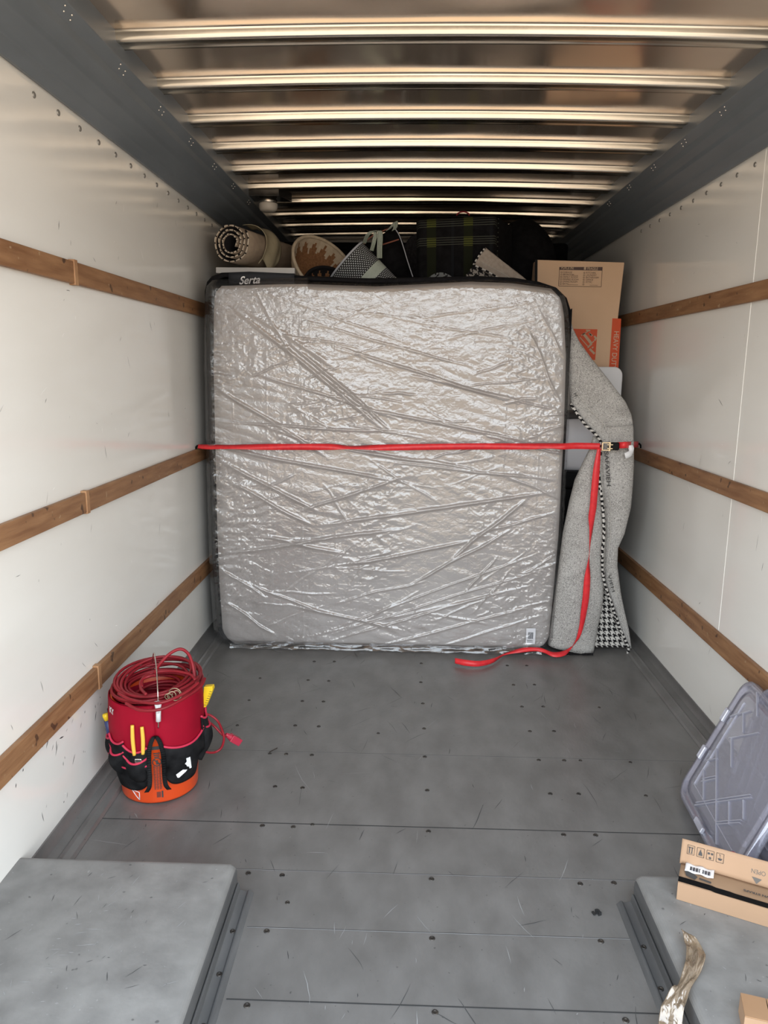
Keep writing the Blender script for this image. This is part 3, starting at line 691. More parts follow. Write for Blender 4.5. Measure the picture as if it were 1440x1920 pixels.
# white folding table top standing on end behind the bin
mb = MB(); a = PX(1169, 688, 'y', 4.34); pts = []
x1 = a.x; x0 = x1-.36; z1 = a.z; z0 = .957; r = .05
for cx_, cz_, a0 in ((x1-r, z1-r, 0), (x0+r, z1-r, 90), (x0+r, z0+r, 180), (x1-r, z0+r, 270)):
    for i in range(9): an = math.radians(a0+i*90/8); pts.append((cx_+r*math.cos(an), cz_+r*math.sin(an)))
mb.prism(pts, (1,0,0), (0,0,1), (0, 4.34, 0), (0, .045, 0))
mb = MB().prism(pts, (1,0,0), (0,0,1), (0, 4.34, 0), (0, .045, 0))
ft = thing('folding_table', 'white moulded folding table top with rounded corner, upright under the carton by the right wall', 'table', (x1-.18, 4.36, .957))
obj('tabletop', mb, M_white, ft, bevel=.008, seg=3)
mb = MB(); mb.box((x0+.03, 4.386, z0+.05), (x0+.06, 4.41, z1-.06)); mb.box((x1-.09, 4.386, z0+.05), (x1-.06, 4.41, z1-.06)); obj('leg_frame', mb, M_metal, ft, bevel=.004)
# tall cardboard carton
YC = 4.42
tl_, tr_ = PX(1007, 487, 'y', YC), PX(1171, 492, 'y', YC); br_ = PX(1148, 690, 'y', YC)
ax = (tr_-tl_); up = (tr_-br_).normalized(); H = (tr_.z-.957)/up.z; lo = tr_-up*H
cb_ = thing('moving_carton', 'tall flat brown cardboard carton with orange markings, leaning in the right corner', 'carton', (lo.x-ax.length/2, YC+.06, .957))
mb = MB(); mb.obox(lo-ax, ax, (0,.13,.0), up*H); obj('carton_body', mb, M_card, cb_, bevel=.003)
axn = ax.normalized(); nrm = Vector((0,-1,0))
def CP(x, y, off=.0015): return PX(x, y, 'y', YC-off)
def quadpx(mbx, pts, off, mi=0, th=.0006):
    mbx.add([CP(x, y, off) for x, y in pts], [(0,1,2,3)] if len(pts) == 4 else [tuple(range(len(pts)))], mi)
# dark taped left edge
mb = MB(); quadpx(mb, [(1003,487),(1008,487),(1006,700),(1001,700)], .001); obj('edge_tape', mb, M_dark, cb_)
# print table: header bar, frame, rows
def Z9(x, y): return 1030+x/8.725, 480+y/8.725
mb = MB(); quadpx(mb, [Z9(168,180),Z9(868,180),Z9(862,240),Z9(166,226)], .0015)
for a, b in ((Z9(168,180),Z9(152,490)),(Z9(868,180),Z9(848,505)),(Z9(152,490),Z9(848,505))):
    A = CP(*a); B = CP(*b); mb.tube([A, B], .0011, 4)
for i in range(6):
    for xx in (188, 560):
        y = 258+i*38+(8 if xx > 300 else 0); x = xx-i*3
        for (x0_, y0_, x1_, y1_) in ((x,y,x+22,y),(x,y+20,x+22,y+20),(x,y,x,y+20),(x+22,y,x+22,y+20)): mb.tube([CP(*Z9(x0_,y0_)), CP(*Z9(x1_,y1_))], .0007, 4)
for (x0_, y0_, x1_) in ((370,318,470),(660,478,790),(300,468,470)): mb.tube([CP(*Z9(x0_,y0_)), CP(*Z9(x1_,y0_+3))], .0007, 4)
obj('printed_table', mb, M_cardink, cb_, label='brown printed check-list')
text_mb('PLACE IN:', .020, CP(*Z9(192,212)), axn, up, mat_=M_cardprint, parent=cb_, fit=.070, ext=.001, bold=.0004)
text_mb('\u25a0 FRAGILE', .020, CP(*Z9(560,224)), axn, up, mat_=M_cardprint, parent=cb_, fit=.078, ext=.001, bold=.0004)
for i, (l_, r_) in enumerate((('GARAGE','KITCHEN'),('BEDROOM','LAUNDRY'),('FAMILY ROOM','BATHROOM'),('DINING ROOM','OFFICE'),('LIVING ROOM','ATTIC'),('BATH',''))):
    text_mb(l_, .013, CP(*Z9(222-i*2, 278+i*38)), axn, up, mat_=M_cardink, parent=cb_, ext=.001)
    if r_: text_mb(r_, .013, CP(*Z9(598-i*2, 286+i*38)), axn, up, mat_=M_cardink, parent=cb_, ext=.001)
# orange side stripe
mb = MB(); quadpx(mb, [Z9(1032,1020),Z9(1176,1026),(1145.5,700),(1139,700)], .0012)
mb = MB(); quadpx(mb, [Z9(1032,1020),Z9(1176,1026),Z9(1120,2000),Z9(965,2000)], .0012); obj('orange_stripe', mb, M_orange, cb_, label='orange stripe')
o = CP(*Z9(1062,1225)); e = CP(*Z9(1010,1790))
text_mb('HEAVY DUTY', .040, o, (e-o), -Vector((e-o).cross(nrm)), mat_=mat('pale_print', (.62,.47,.34), rough=.7), parent=cb_, fit=(e-o).length*1.10, ext=.002)
# orange square logo with slanting stencilled words
A, B = CP(*Z9(400,1190)), CP(*Z9(787,1200)); C_, D_ = CP(*Z9(750,1700)), CP(*Z9(362,1690))
mb = MB(); A2 = CP(*Z9(270,1188)); D2 = CP(*Z9(235,1710)); mb.add([A2, B, C_, D2], [(0,1,2,3)]); obj('orange_logo', mb, M_orange, cb_, label='orange square logo')
dr = (CP(*Z9(750,1420))-CP(*Z9(560,1250))).normalized(); du = Vector((dr.z*-1,0,dr.x))*1; du = Vector((-dr.z, 0, dr.x)) if dr.x > 0 else Vector((dr.z,0,-dr.x))
def strip(pa, pb, w):
    a_, b_ = CP(*Z9(*pa), .002), CP(*Z9(*pb), .002); d = (b_-a_).normalized(); nn = Vector((-d.z, 0, d.x))*w; return [a_-nn, b_-nn, b_+nn, a_+nn]
mb = MB()
for pa, pb, w in (((555,1265),(685,1430),.0075),((650,1265),(700,1305),.005),((735,1310),(770,1350),.005),((600,1215),(670,1222),.004),((740,1385),(765,1340),.005),((520,1300),(640,1225),.0025),((500,1330),(650,1500),.0025),((660,1520),(740,1600),.006),((700,1490),(715,1505),.005),((625,1500),(700,1440),.003),((640,1480),(730,1390),.003)):
    mb.add(strip(pa, pb, w), [(0,1,2,3)])
mb.add([CP(*Z9(645,1258),.002), CP(*Z9(670,1300),.002), CP(*Z9(720,1300),.002)], [(0,1,2)])
obj('logo_strokes', mb, M_cardprint, cb_)

# white cabinet under the roll
cab = thing('cabinet', 'white laminate cabinet top showing behind the mattress in the left corner', 'cabinet', (.285, 4.35, 0))
zt = PX(500, 502, 'y', 4.13).z
mb = MB(); mb.box((.070, 4.12, zt-.030), (.492, 4.62, zt)); obj('top_board', mb, M_shelf, cab, bevel=.003)
mb = MB(); mb.box((.080, 4.13, 0), (.108, 4.61, zt-.031)); mb.box((.455, 4.13, 0), (.484, 4.61, zt-.031)); mb.box((.109, 4.58, .0), (.454, 4.60, zt-.031)); mb.box((.109,4.14,0),(.454,4.57,.06)); obj('carcass', mb, M_shelf, cab, bevel=.002)
mb = MB(); mb.box((.110, 4.16, .062), (.453, 4.175, zt-.033)); obj('front_panel', mb, M_labelgrey, cab)

# rolled rug on the cabinet
ctr = PX(434, 479, 'y', 4.05); d = Vector((.30, .95, .0)).normalized(); side = Vector((d.y, -d.x, 0)); upv = Vector((0,0,1))
Rr = .110; ctr.z = zt+Rr+.004
rr = thing('rolled_rug', 'rolled black and cream rug lying on the white cabinet, spiral end facing out', 'rug', (ctr.x, ctr.y, zt))
turns = 3.2
def sp(a):      # a 0..1 outer->inner
    r = lerp(Rr-.004, .034, a); th = -a*turns*2*PI+.6; return r*math.cos(th), r*math.sin(th)*.97
Ls = 260
def spfn(u, v):
    x, y = sp(u); w = 0 if v > 0 else .004*math.sin(u*120)
    return ctr+side*x+upv*y+d*(v*.75+w)
mb = MB(); mb.grid(spfn, Ls, 6); obj('backing', mb, M_tan, rr, solid=.006)
mb = MB(); mb.grid(lambda u, v: ctr+side*(sp(u)[0]*(1-.006/math.hypot(*sp(u))))+upv*(sp(u)[1]*(1-.006/math.hypot(*sp(u))))+d*(.004+v*.7), Ls, 4); obj('pile', mb, M_yarn_b, rr, solid=.005)
P = [spfn(i/Ls, 0)-d*.004 for i in range(Ls+1)]
mb = MB(); mb.tube(P, lambda t: .0038+.0010*math.sin(t*260), 7)
for i in range(Ls):
    for k_ in range(7):
        if (i*.21) % 1 < .24: mb.m[i*7+k_] = 1
obj('whipped_edge', mb, [mat('cream_whipping', (.52,.43,.33), (.60,.52,.42), rough=.9, scale=120), M_yarn_b], rr, label='cream whipped edge')
# drooping cream cloth over the roll
cl = MB()
c0 = ctr+d*.16
def clf(u, v):
    a = lerp(1.75, -1.0, u); R2 = Rr+.006+.006*math.sin(v*9+u*4)
    p = c0+d*(v*.19+.02*math.sin(u*5))+side*(R2*math.cos(a))+upv*(R2*math.sin(a))
    if u > .72: e = (u-.72)/.28; p = p+side*(.030*e)+upv*(.03*e*math.sin(v*7))-d*.02*e
    return p
cl.grid(clf, 30, 24); tag(obj('dust_cloth', cl, M_cream, solid=.003), 'cream cloth draped over the back of the rolled rug', 'cloth')

# woven bowls
def bowl(name, label, c, axis, R, D, pat, group=None, rimm=None):
    root = thing(name, label, 'basket', c, group); ax_ = Vector(axis).normalized(); A = Vector((0,0,1)); A = (A-ax_*A.dot(ax_)).normalized(); B = ax_.cross(A)
    n = 96; pr_ = [(.02*R,-D),(.35*R,-D*.99),(.55*R,-D*.93),(.70*R,-D*.80),(.82*R,-D*.60),(.90*R,-D*.38),(.96*R,-D*.18),(R,0)]
    m_ = 40
    def rad(v):
        f = v*7; i = min(6, int(f)); t_ = f-i; return lerp(pr_[i][0], pr_[i+1][0], t_), lerp(pr_[i][1], pr_[i+1][1], t_)
    def fn(u, v):
        r, hh = rad(v); r += .0012*math.sin(v*m_*PI)
        return Vector(c)+(A*math.cos(2*PI*u)+B*math.sin(2*PI*u))*r+ax_*hh
    mb = MB(); mb.grid(fn, n, m_, 0, True, True, lambda i, j: pat(i, j, n, m_))
    obj('woven_body', mb, [M_straw, M_strawbrown, M_yarn_b], root, solid=.010)
    mb = MB(); mb.tube([Vector(c)+(A*math.cos(2*PI*i/64)+B*math.sin(2*PI*i/64))*R for i in range(65)], .0095, 8, caps=False); obj('rim', mb, rimm or M_straw, root)
    return root
def zig(i, j, n, m, lo=.42, hi=.78, teeth=16):
    t_ = ((i/n*teeth) % 1); tri = 1-abs(2*t_-1); lim = lerp(lo, hi, tri)
    return 1 if j/m < lim else 0
c = PX(610, 502, 'y', 4.30)
bowl('woven_bowl', 'large pale straw bowl with brown zigzag pattern, tilted on top of the load', c, (.60,-.60,.52), .205, .12, lambda i,j,n,m: zig(i,j,n,m,.50,.86,18))
c = PX(618, 540, 'y', 4.20)
bowl('woven_bowl', 'smaller dark bowl with brown zigzag nested inside the pale straw bowl', c, (.35,-.75,.55), .140, .08, lambda i,j,n,m: (1 if zig(i,j,n,m,.45,.84,16) else 2), rimm=M_yarn_b)

# black and white woven tote basket
a = PX(652, 480, 'y', 4.22); dirx = (PX(757, 580, 'y', 4.22)-a).normalized(); R_ = .130; Lt = .33
tb = thing('tote_basket', 'black and white woven basket with pale bands lying on its side above the mattress', 'basket', a)
A = Vector((-dirx.z, 0, dirx.x)); A = A if A.z > 0 else -A; B = dirx.cross(A)
rimtop = PX(680, 455, 'y', 4.22); ca = rimtop-A*R_
def tbf(u, v): return ca+dirx*(v*Lt)+(A*math.cos(2*PI*u)+B*math.sin(2*PI*u)*.72)*(R_*(1-.10*v))
NU2, NV2 = 200, 110
def tbm(i, j):
    v = j/NV2*Lt
    if .125 < v < .182 or .25 < v < .30: return 1
    return 2 if (j % 3 < 2 and (i+(j//3 % 2)*2) % 4 < 2) else 0
mb = MB(); mb.grid(tbf, NU2, NV2, 0, True, True, tbm); 
ring = [len(mb.v)-NU2+i for i in range(NU2)]; mb.f.append(ring); mb.m.append(0); mb.sm.append(False)
obj('woven_body', mb, [M_yarn_b, M_greenwhite, mat('pale_weave_dot', (.42,.44,.45), rough=.8)], tb)
mb = MB(); mb.tube([ca+(A*math.cos(2*PI*i/48)+B*math.sin(2*PI*i/48)*.72)*(R_+.002) for i in range(49)], .006, 6, caps=False); obj('rim', mb, M_greyblue, tb, label='pale grey rim')
def striped(pts, wv, par, name='handle', n_=8):
    P = spline(pts, n_); mb = MB(); Wv = Vector(wv); k_ = 8
    for s_ in range(k_):
        o0 = Wv*(2*s_/k_-1); o1 = Wv*(2*(s_+1)/k_-1)
        for p, q in zip(P, P[1:]):
            mb.add([p+o0, p+o1, q+o1, q+o0], [(0,1,2,3)], s_ % 2)
    return obj(name, mb, [M_greenwhite, M_ribbong], par, solid=.002, label='striped ribbon')
Yt = 4.10
striped([PX(683,456,'y',Yt+.08), PX(690,440,'y',Yt), PX(700,434,'y',Yt), PX(704,440,'y',Yt), PX(701,455,'y',Yt), PX(697,470,'y',Yt+.03)], (.010,0,-.002), tb)
striped([PX(701,434,'y',Yt+.02), PX(711,433,'y',Yt-.01), PX(713,445,'y',Yt-.01), PX(712,465,'y',Yt), PX(712,484,'y',Yt+.02)], (.014,0,0), tb)
# black pointed bag with rust cord
bg_ = thing('drawstring_bag', 'black pointed bag with thin rust coloured cords behind the woven basket', 'bag', PX(750,520,'y',4.34))
mb = MB()
apex = PX(741, 423, 'y', 4.36); bl = PX(690, 470, 'y', 4.36); bl2 = PX(695, 540, 'y', 4.36); brr = PX(776, 530, 'y', 4.36)
for s_ in (0,):
    poly = [apex, PX(757,455,'y',4.36), brr, bl2, PX(688,462,'y',4.36), PX(712,443,'y',4.36)]
    N6 = len(poly); cc = sum(poly, Vector())/N6
    vs = [p for p in poly]+[p+Vector((0,.16,0)) for p in poly]+[cc+Vector((0,-.05,0)), cc+Vector((0,.21,0))]
    fs = [(i, (i+1)%N6, 2*N6) for i in range(N6)]+[((i+1)%N6, i, N6+i, N6+(i+1)%N6) for i in range(N6)]+[(N6+(i+1)%N6, N6+i, 2*N6+1) for i in range(N6)]
    mb.add(vs, fs, 0, True)
obj('bag_body', mb, M_darkcloth, bg_)
mb = MB()
mb.tube(spline([PX(682,458,'y',4.29), PX(697,443,'y',4.28), PX(718,433,'y',4.28), PX(733,427,'y',4.29)], 6), .0035, 6)
mb.tube([PX(716,459,'y',4.28), PX(748,449,'y',4.28)], .004, 6)
obj('rust_cord', mb, M_cord, bg_, label='rust cord')
mb = MB(); mb.tube(spline([PX(738,425,'y',4.28), PX(748,440,'y',4.27), PX(756,462,'y',4.26), PX(765,492,'y',4.26), PX(774,519,'y',4.26)], 6), .0028, 6); obj('pale_cord', mb, M_greyblue, bg_, label='thin pale cord')
striped([PX(728,431,'y',4.27), PX(735,424,'y',4.26), PX(741,416,'y',4.26), PX(742,424,'y',4.26), PX(739,431,'y',4.27)], (.012,0,.006), bg_, 'ribbon_knot')
# ribbed charcoal cushion
mb = MB(); cu_c = PX(781, 490, 'y', 4.76)
def cuf(u, v):
    a_ = 2*PI*u; r_ = 1+.05*math.cos(u*2*PI*26)
    s_ = math.sin(PI*v)**.45
    return Vector((cu_c.x+.105*r_*s_*math.cos(a_), cu_c.y+.09*r_*s_*math.sin(a_), lerp(1.787, PX(775,438,'y',4.76).z, v)))
mb.grid(cuf, 156, 30, 0, True); tag(obj('ribbed_cushion', mb, M_charcoal), 'dark charcoal ribbed cushion wedged beside the plaid suitcase', 'cushion')

# plaid suitcase
sc_ = thing('suitcase', 'black soft suitcase with olive and grey plaid lines on top of the load', 'suitcase', PX(856,520,'y',4.30))
q0, q1, q2, q3 = PX(781,409,'y',4.26), PX(934,401,'y',4.26), PX(932,545,'y',4.26), PX(783,545,'y',4.26)
q3.z = q2.z = 1.787
def scf(u, v, yy=4.26, push=0):
    p = q3.lerp(q2, u).lerp(q0.lerp(q1, u), v); ru, rv = min(u, 1-u), min(v, 1-v)
    e = 1-min(1, ru/.05); g = 1-min(1, rv/.06)
    p.y = yy+.030*(e*e+g*g)-.012*math.sin(PI*u)*math.sin(PI*v); 
    if ru < .03 and v > .5: p.z -= .012*(1-ru/.03)*(v-.5)*2
    return p
def plaid(i, j):
    u = (i+.5)/150; v = (j+.5)/130
    hz = [(.985,.89),(.79,.70),(.36,.27),(.17,.10)]
    vline = any(a <= u <= b for a, b in ((.13,.24),(.58,.69))); vd = any(a <= u <= b for a, b in ((.43,.46),(.90,.94)))
    inh = any(b <= v <= a for a, b in hz)
    if inh and (j % 3 == 0): return 2 if vline else 3
    if vline: return 2 if inh and j % 3 == 1 else 1
    if vd: return 4
    return 0
mb = MB(); mb.grid(scf, 150, 130, mfn=plaid)
obj('front_panel', mb, [M_darkcloth, M_plaidg, M_plaidy, M_plaidl, M_plaidd], sc_, label='plaid front panel')
dd = Vector((.12,.26,0))
mb = MB(); e1 = [q3+Vector((0,.036,0)), q2+Vector((0,.036,0)), q1+Vector((0,.036,-.004)), q0+Vector((0,.036,-.004))]
mb.hexa([e1[0], e1[1], e1[1]+dd, e1[0]+dd, e1[3], e1[2], e1[2]+dd, e1[3]+dd]); obj('shell', mb, M_darkcloth, sc_, bevel=.018, seg=3)
mb = MB(); mb.tube(spline([PX(856,404,'y',4.36), PX(860,399,'y',4.36), PX(870,397,'y',4.36), PX(878,400,'y',4.36), PX(880,404,'y',4.36)], 5), .004, 6); obj('carry_handle', mb, M_cable, sc_, label='thin dark red handle')
mb = MB()
for i in range(14): z_ = lerp(1.99, q1.z-.02, i/13); mb.lathe([(0,.003),(.004,.001),(.004,0)], (q1.x+.006, 4.285, z_), 6, axis=(.6,-1,0))
obj('piping', mb, M_plaidl, sc_)
# black duffel
mb = MB(); dc = PX(985, 482, 'y', 4.80)
def duf(u, v):
    a_ = 2*PI*u; s_ = (math.sin(PI*max(.001,min(.999,v))))**.28
    x_ = lerp(PX(925,430,'y',4.78).x, PX(1040,430,'y',4.78).x+.02, v)
    top = PX(960,409,'y',4.78).z-.055*max(0, (v-.45)/.55)**1.5; bot = 1.787
    zc_, hz_ = (top+bot)/2, (top-bot)/2
    return Vector((x_, 4.80+.16*s_*math.cos(a_), zc_+hz_*s_*math.sin(a_)*(1+.04*N(a_*2, v*5))))
mb.grid(duf, 40, 30, 0, True)
df = thing('duffel_bag', 'slumped black duffel bag between plaid suitcase and right rail', 'bag', (dc.x, 4.80, 1.787)); obj('bag_body', mb, M_darkcloth, df)
mb = MB(); mb.tube(spline([PX(935,412,'y',4.64), PX(940,440,'y',4.635), PX(938,470,'y',4.635), PX(940,500,'y',4.635)], 6), .006, 6); obj('shoulder_strap', mb, M_charcoal, df)
mb = MB(); mb.box((1.742, 4.62, 0), (1.940, 4.98, 1.785)); 
tag(obj('tall_case', mb, M_dark, bevel=.012), 'tall black case under the duffel bag, behind the right edge of the mattress', 'case')
# folded rug corner on top
fr_ = thing('folded_mat', 'folded grey-backed houndstooth mat, its corner sticking up in front of the suitcase', 'mat', PX(920,530,'y',4.17))
def K(x, y, yy=4.17): return PX(x, y, 'y', yy)
def Z2(x, y): return 700+x/3.6, 380+y/3.6
tri = [Z2(755,305), Z2(1045,530), Z2(870,522), Z2(680,425)]
mb = MB()
low = PX(990, 560, 'y', 4.17)
def gf(u, v):   # between left edge (755,305)->(675,420) and right lower line
    top = Vector(Z2(lerp(755,1060,u), lerp(305,545,u))); bot = Vector(Z2(lerp(675,885,u), lerp(420,545,u)))
    p = top.lerp(bot, v); return PX(p[0], p[1], 'y', 4.17-.012*math.sin(PI*v)+.004*N(u*5, v*5))
mb.grid(gf, 30, 16); obj('backing', mb, mat('warm_grey_backing', (.30,.255,.215), (.36,.31,.265), rough=.95, scale=60, bump=.001, bscale=220), fr_, solid=.010)
mb = MB()
def hf(u, v):
    top = Vector(Z2(lerp(675,885,u), lerp(424,549,u))); bot = Vector(Z2(lerp(570,800,u), 560)); p = top.lerp(bot, v)
    return PX(p[0], p[1], 'y', 4.175+.01*v)
mb.grid(hf, 64, 44, smooth=False, mfn=lambda i, j: hound(int(i/1.6), int(j/1.4))); obj('pile_face', mb, [mat('grey_yarn', (.30,.27,.24), rough=.95), M_yarn_b], fr_, solid=.010, label='houndstooth face')
for pts_ in ([Z2(755,305),Z2(715,355),Z2(675,420)], [Z2(675,420),Z2(780,470),Z2(880,530)]):
    P = spline([PX(x, y, 'y', 4.155) for x, y in pts_], 10); mb = MB(); mb.tube(P, .005, 6)
    for i in range(len(P)-1):
        for k_ in range(6): mb.m[i*6+k_] = 1 if (i % 4 < 2) else 0
    obj('edge_binding', mb, [M_yarn_w, M_yarn_b], fr_)
P = [PX(*Z2(735,405), 'y', 4.152), PX(*Z2(870,475), 'y', 4.152), PX(*Z2(960,530), 'y', 4.152)]
mb = MB(); mb.tube(P, .0012, 4); obj('stitching', mb, M_yarn_w, fr_)
mb = MB(); hh0 = PX(826, 530, 'y', 4.2)
def sh(u, v):
    x_ = lerp(800, 852, u); return PX(x_, lerp(545, 528-16*math.sin(PI*u)**.7, v), 'y', 4.20+.02*v)
mb.grid(sh, 40, 20, smooth=False, mfn=lambda i, j: hound(int(i/1.5), int(j/1.2))); tag(obj('houndstooth_cloth', mb, [mat('slate_yarn', (.17,.18,.18), rough=.95), M_yarn_b], solid=.02), 'small hump of grey and black houndstooth cloth below the plaid suitcase', 'cloth')

# ceiling lamp
lp = PX(503, 380, 'y', 4.42); lz = 2.40
lp = PX(503, 392, 'z', 2.395)
lt = thing('ceiling_light', 'small round frosted dome lamp on the roof near the left rail', 'light', (lp.x, lp.y, 2.46))
mb = MB(); mb.hexa([(lp.x-.10, lp.y-.075, 2.452), (lp.x+.075, lp.y-.075, 2.452), (lp.x+.125, lp.y+.09, 2.452), (lp.x-.10, lp.y+.09, 2.452), (lp.x-.10, lp.y-.075, 2.50), (lp.x+.075, lp.y-.075, 2.50), (lp.x+.125, lp.y+.09, 2.50), (lp.x-.10, lp.y+.09, 2.50)])
obj('mounting_plate', mb, mat('black_mirror_plate', (.02,.02,.02), rough=.15, coat=1), lt, bevel=.002)
mb = MB(); mb.lathe([(0,2.4515),(.045,2.4515),(.052,2.446),(.054,2.430),(.052,2.424),(0,2.424)], (lp.x, lp.y, 0), 32); obj('lamp_base', mb, M_metal, lt)
mb = MB(); mb.lathe([(.052,2.424),(.0535,2.418),(.053,2.404),(.048,2.388),(.036,2.381),(.015,2.379),(0,2.379)], (lp.x, lp.y, 0), 32); obj('diffuser', mb, M_diff, lt)

# ================================================================== BUCKET GROUP
BX, BY = .222, 2.462
bk = thing('bucket', 'orange plastic bucket with wire handle standing by the left wall', 'bucket', (BX, BY, 0))
mb = MB(); mb.lathe([(0,.003),(.125,.003),(.131,.006),(.133,.012),(.150,.352),(.156,.354),(.156,.368),(.148,.370),(.146,.366),(.129,.02),(0,.018)], (BX, BY, 0), 64); obj('body', mb, M_bucket, bk)
def CY(a, r, z): return Vector((BX+r*math.cos(a), BY+r*math.sin(a), z))
AF = -PI/2+.28     # direction facing the camera
def brad(z): return .1335+(.150-.1335)*(z-.012)/.34
# printed panel seen in the gap between pocket flaps
def cyl_patch(a0, a1, z0, z1, off, mi, mbx, na=4, nz=1):
    mbx.grid(lambda u, v: CY(lerp(a0, a1, u), brad(lerp(z0, z1, v))+off, lerp(z0, z1, v)), na, nz, mi)
mb = MB()
da = .10
cyl_patch(AF-da, AF+da, .212, .225, .0008, 0, mb); 
for i in range(22):
    z_ = .060+i*.0042; 
    for s_ in range(3):
        a0 = AF-da+.005+s_*.065; cyl_patch(a0, a0+.045+.015*((i*7+s_*3) % 3)/3, z_, z_+.0022, .0008, 0, mb)
for i in range(3):
    z_ = .196-i*.007; cyl_patch(AF-.075+.01*i, AF+.075-.008*i, z_, z_+.004, .0008, 0, mb)
for i in range(24):      # no-entry ring
    t0 = 2*PI*i/24; t1 = 2*PI*(i+1)/24; cz_, r0_, r1_ = .165, .0125, .0155
    mb.add([CY(AF+r_*math.cos(t_)/.14, brad(cz_)+.0009, cz_+r_*math.sin(t_)) for r_, t_ in ((r0_,t0),(r1_,t0),(r1_,t1),(r0_,t1))], [(0,1,2,3)])
mb.add([CY(AF+x_/.14, brad(.165)+.0009, .165+z_) for x_, z_ in ((-.0105,.008),(-.008,.0105),(.0105,-.008),(.008,-.0105))], [(0,1,2,3)])
mb.add([CY(AF+x_/.14, brad(.165)+.0009, .165+z_) for x_, z_ in ((-.004,.006),(.003,.008),(.005,-.009),(-.003,-.009))], [(0,1,2,3)])
x_ = AF-.045
for i in range(9):
    cyl_patch(x_, x_+.005+.003*(i % 2), .028, .050, .0008, 0, mb, 1); x_ += .0115
cyl_patch(AF+.075, AF+.115, .026, .052, .0008, 0, mb, 2)
obj('warning_print', mb, M_ink, bk, label='black warning print')
mb = MB()
a0 = AF-.62
pp = [CY(a0-.10, brad(.045)+.001, .052), CY(a0+.12, brad(.03)+.001, .046), CY(a0+.12, brad(.02)+.001, .018), CY(a0+.02, brad(.02)+.001, .030)]
for p, q in zip(pp, pp[1:]+pp[:1]): mb.tube([p, q], .0014, 5)
obj('corner_logo', mb, M_white, bk, label='white outlined logo')
# bail handle
apex = PX(289, 1224, 'y', BY+.02); pf = PX(297, 1365, 'y', CY(AF,.166,0).y)
P = []
for i in range(41):
    a = PI*i/40; P.append(Vector((lerp(pf.x, BX, .5-.5*math.cos(a)) if i < 20 else lerp(apex.x, BX+.02, (i-20)/20), BY-.162*math.cos(a), .30+(apex.z-.30)*math.sin(a)**.75)))
P[0] = pf
P = [pf, PX(297,1330,'y',pf.y-.006), PX(296,1300,'y',pf.y-.006), PX(294,1260,'y',BY-.10), PX(291,1235,'y',BY-.02), apex, PX(287,1230,'y',BY+.06), PX(286,1245,'y',BY+.11), PX(289,1258,'y',BY+.15), PX(292,1275,'y',BY+.165)]
mb = MB(); mb.tube(spline(P, 8), .0022, 6); obj('wire_handle', mb, M_metal, bk, label='thin steel wire handle')
mb = MB()
g0, g1 = PX(297,1352,'y',pf.y-.008), PX(297,1316,'y',pf.y-.008)
mb.tube([g0, g0.lerp(g1,.5), g1], .0085, 12)
mb.tube([g0.lerp(g1,.45)+Vector((-.001,-.003,0)), g1+Vector((-.008,-.004,.003))], .0055, 8); mb.tube([g0.lerp(g1,.45)+Vector((.001,-.003,0)), g1+Vector((.008,-.004,.003))], .0055, 8)
obj('grip', mb, M_white, bk, label='white plastic grip')
# tool organiser hung on the bucket
og = thing('tool_organiser', 'crimson and black fabric tool organiser hung over the orange bucket', 'organiser', (BX, BY, .09))
LB = .205
def linf(u, v):
    a = 2*PI*u; z = lerp(.170, .378+.004*math.sin(a*3)+.006*math.sin(a+.5), v); r = .1585+.004*math.sin(PI*v)+.0018*N(a*3, z*20)
    return CY(a+AF, r, z)
mb = MB()
nn_ = 96
def skip(i):
    u = (i+.5)/nn_; a = min(u, 1-u)*2*PI; return a
# liner with a pointed opening at the front
vs = []; fs = []
nz = 16
for j in range(nz+1):
    for i in range(nn_+1):
        u = i/nn_; a = min(u, 1-u)*2*PI*1.0; base = pw([(0,.272),(.10,.262),(.17,.22),(.24,.17),(4,.165)], a); v = j/nz
        top = .378+.006*math.sin(2*PI*u+.5)+.003*math.sin(6*PI*u); z = lerp(base, top, v)
        vs.append(CY(2*PI*u+AF, .1575+.005*math.sin(PI*v)**.5+.0018*N(u*20, z*20), z))
for j in range(nz):
    for i in range(nn_): fs.append((j*(nn_+1)+i, j*(nn_+1)+i+1, (j+1)*(nn_+1)+i+1, (j+1)*(nn_+1)+i))
mb.add(vs, fs, 0, True); obj('liner', mb, M_liner, og, solid=.003, label='crimson fabric liner')
mb = MB(); mb.grid(lambda u, v: CY(2*PI*u+AF, .155-.022*min(1, v*3)-.01*v, .378-.25*v+.006*math.sin(2*PI*u+.5)), 64, 6, 0, True); obj('inner_liner', mb, M_liner, og)
text_mb('HUSKY'[-2:], .030, CY(AF-1.12, .1665, .335), (math.cos(AF-1.12+PI/2), math.sin(AF-1.12+PI/2), 0), (0,0,1), mat_=M_white, parent=og, bold=.001)
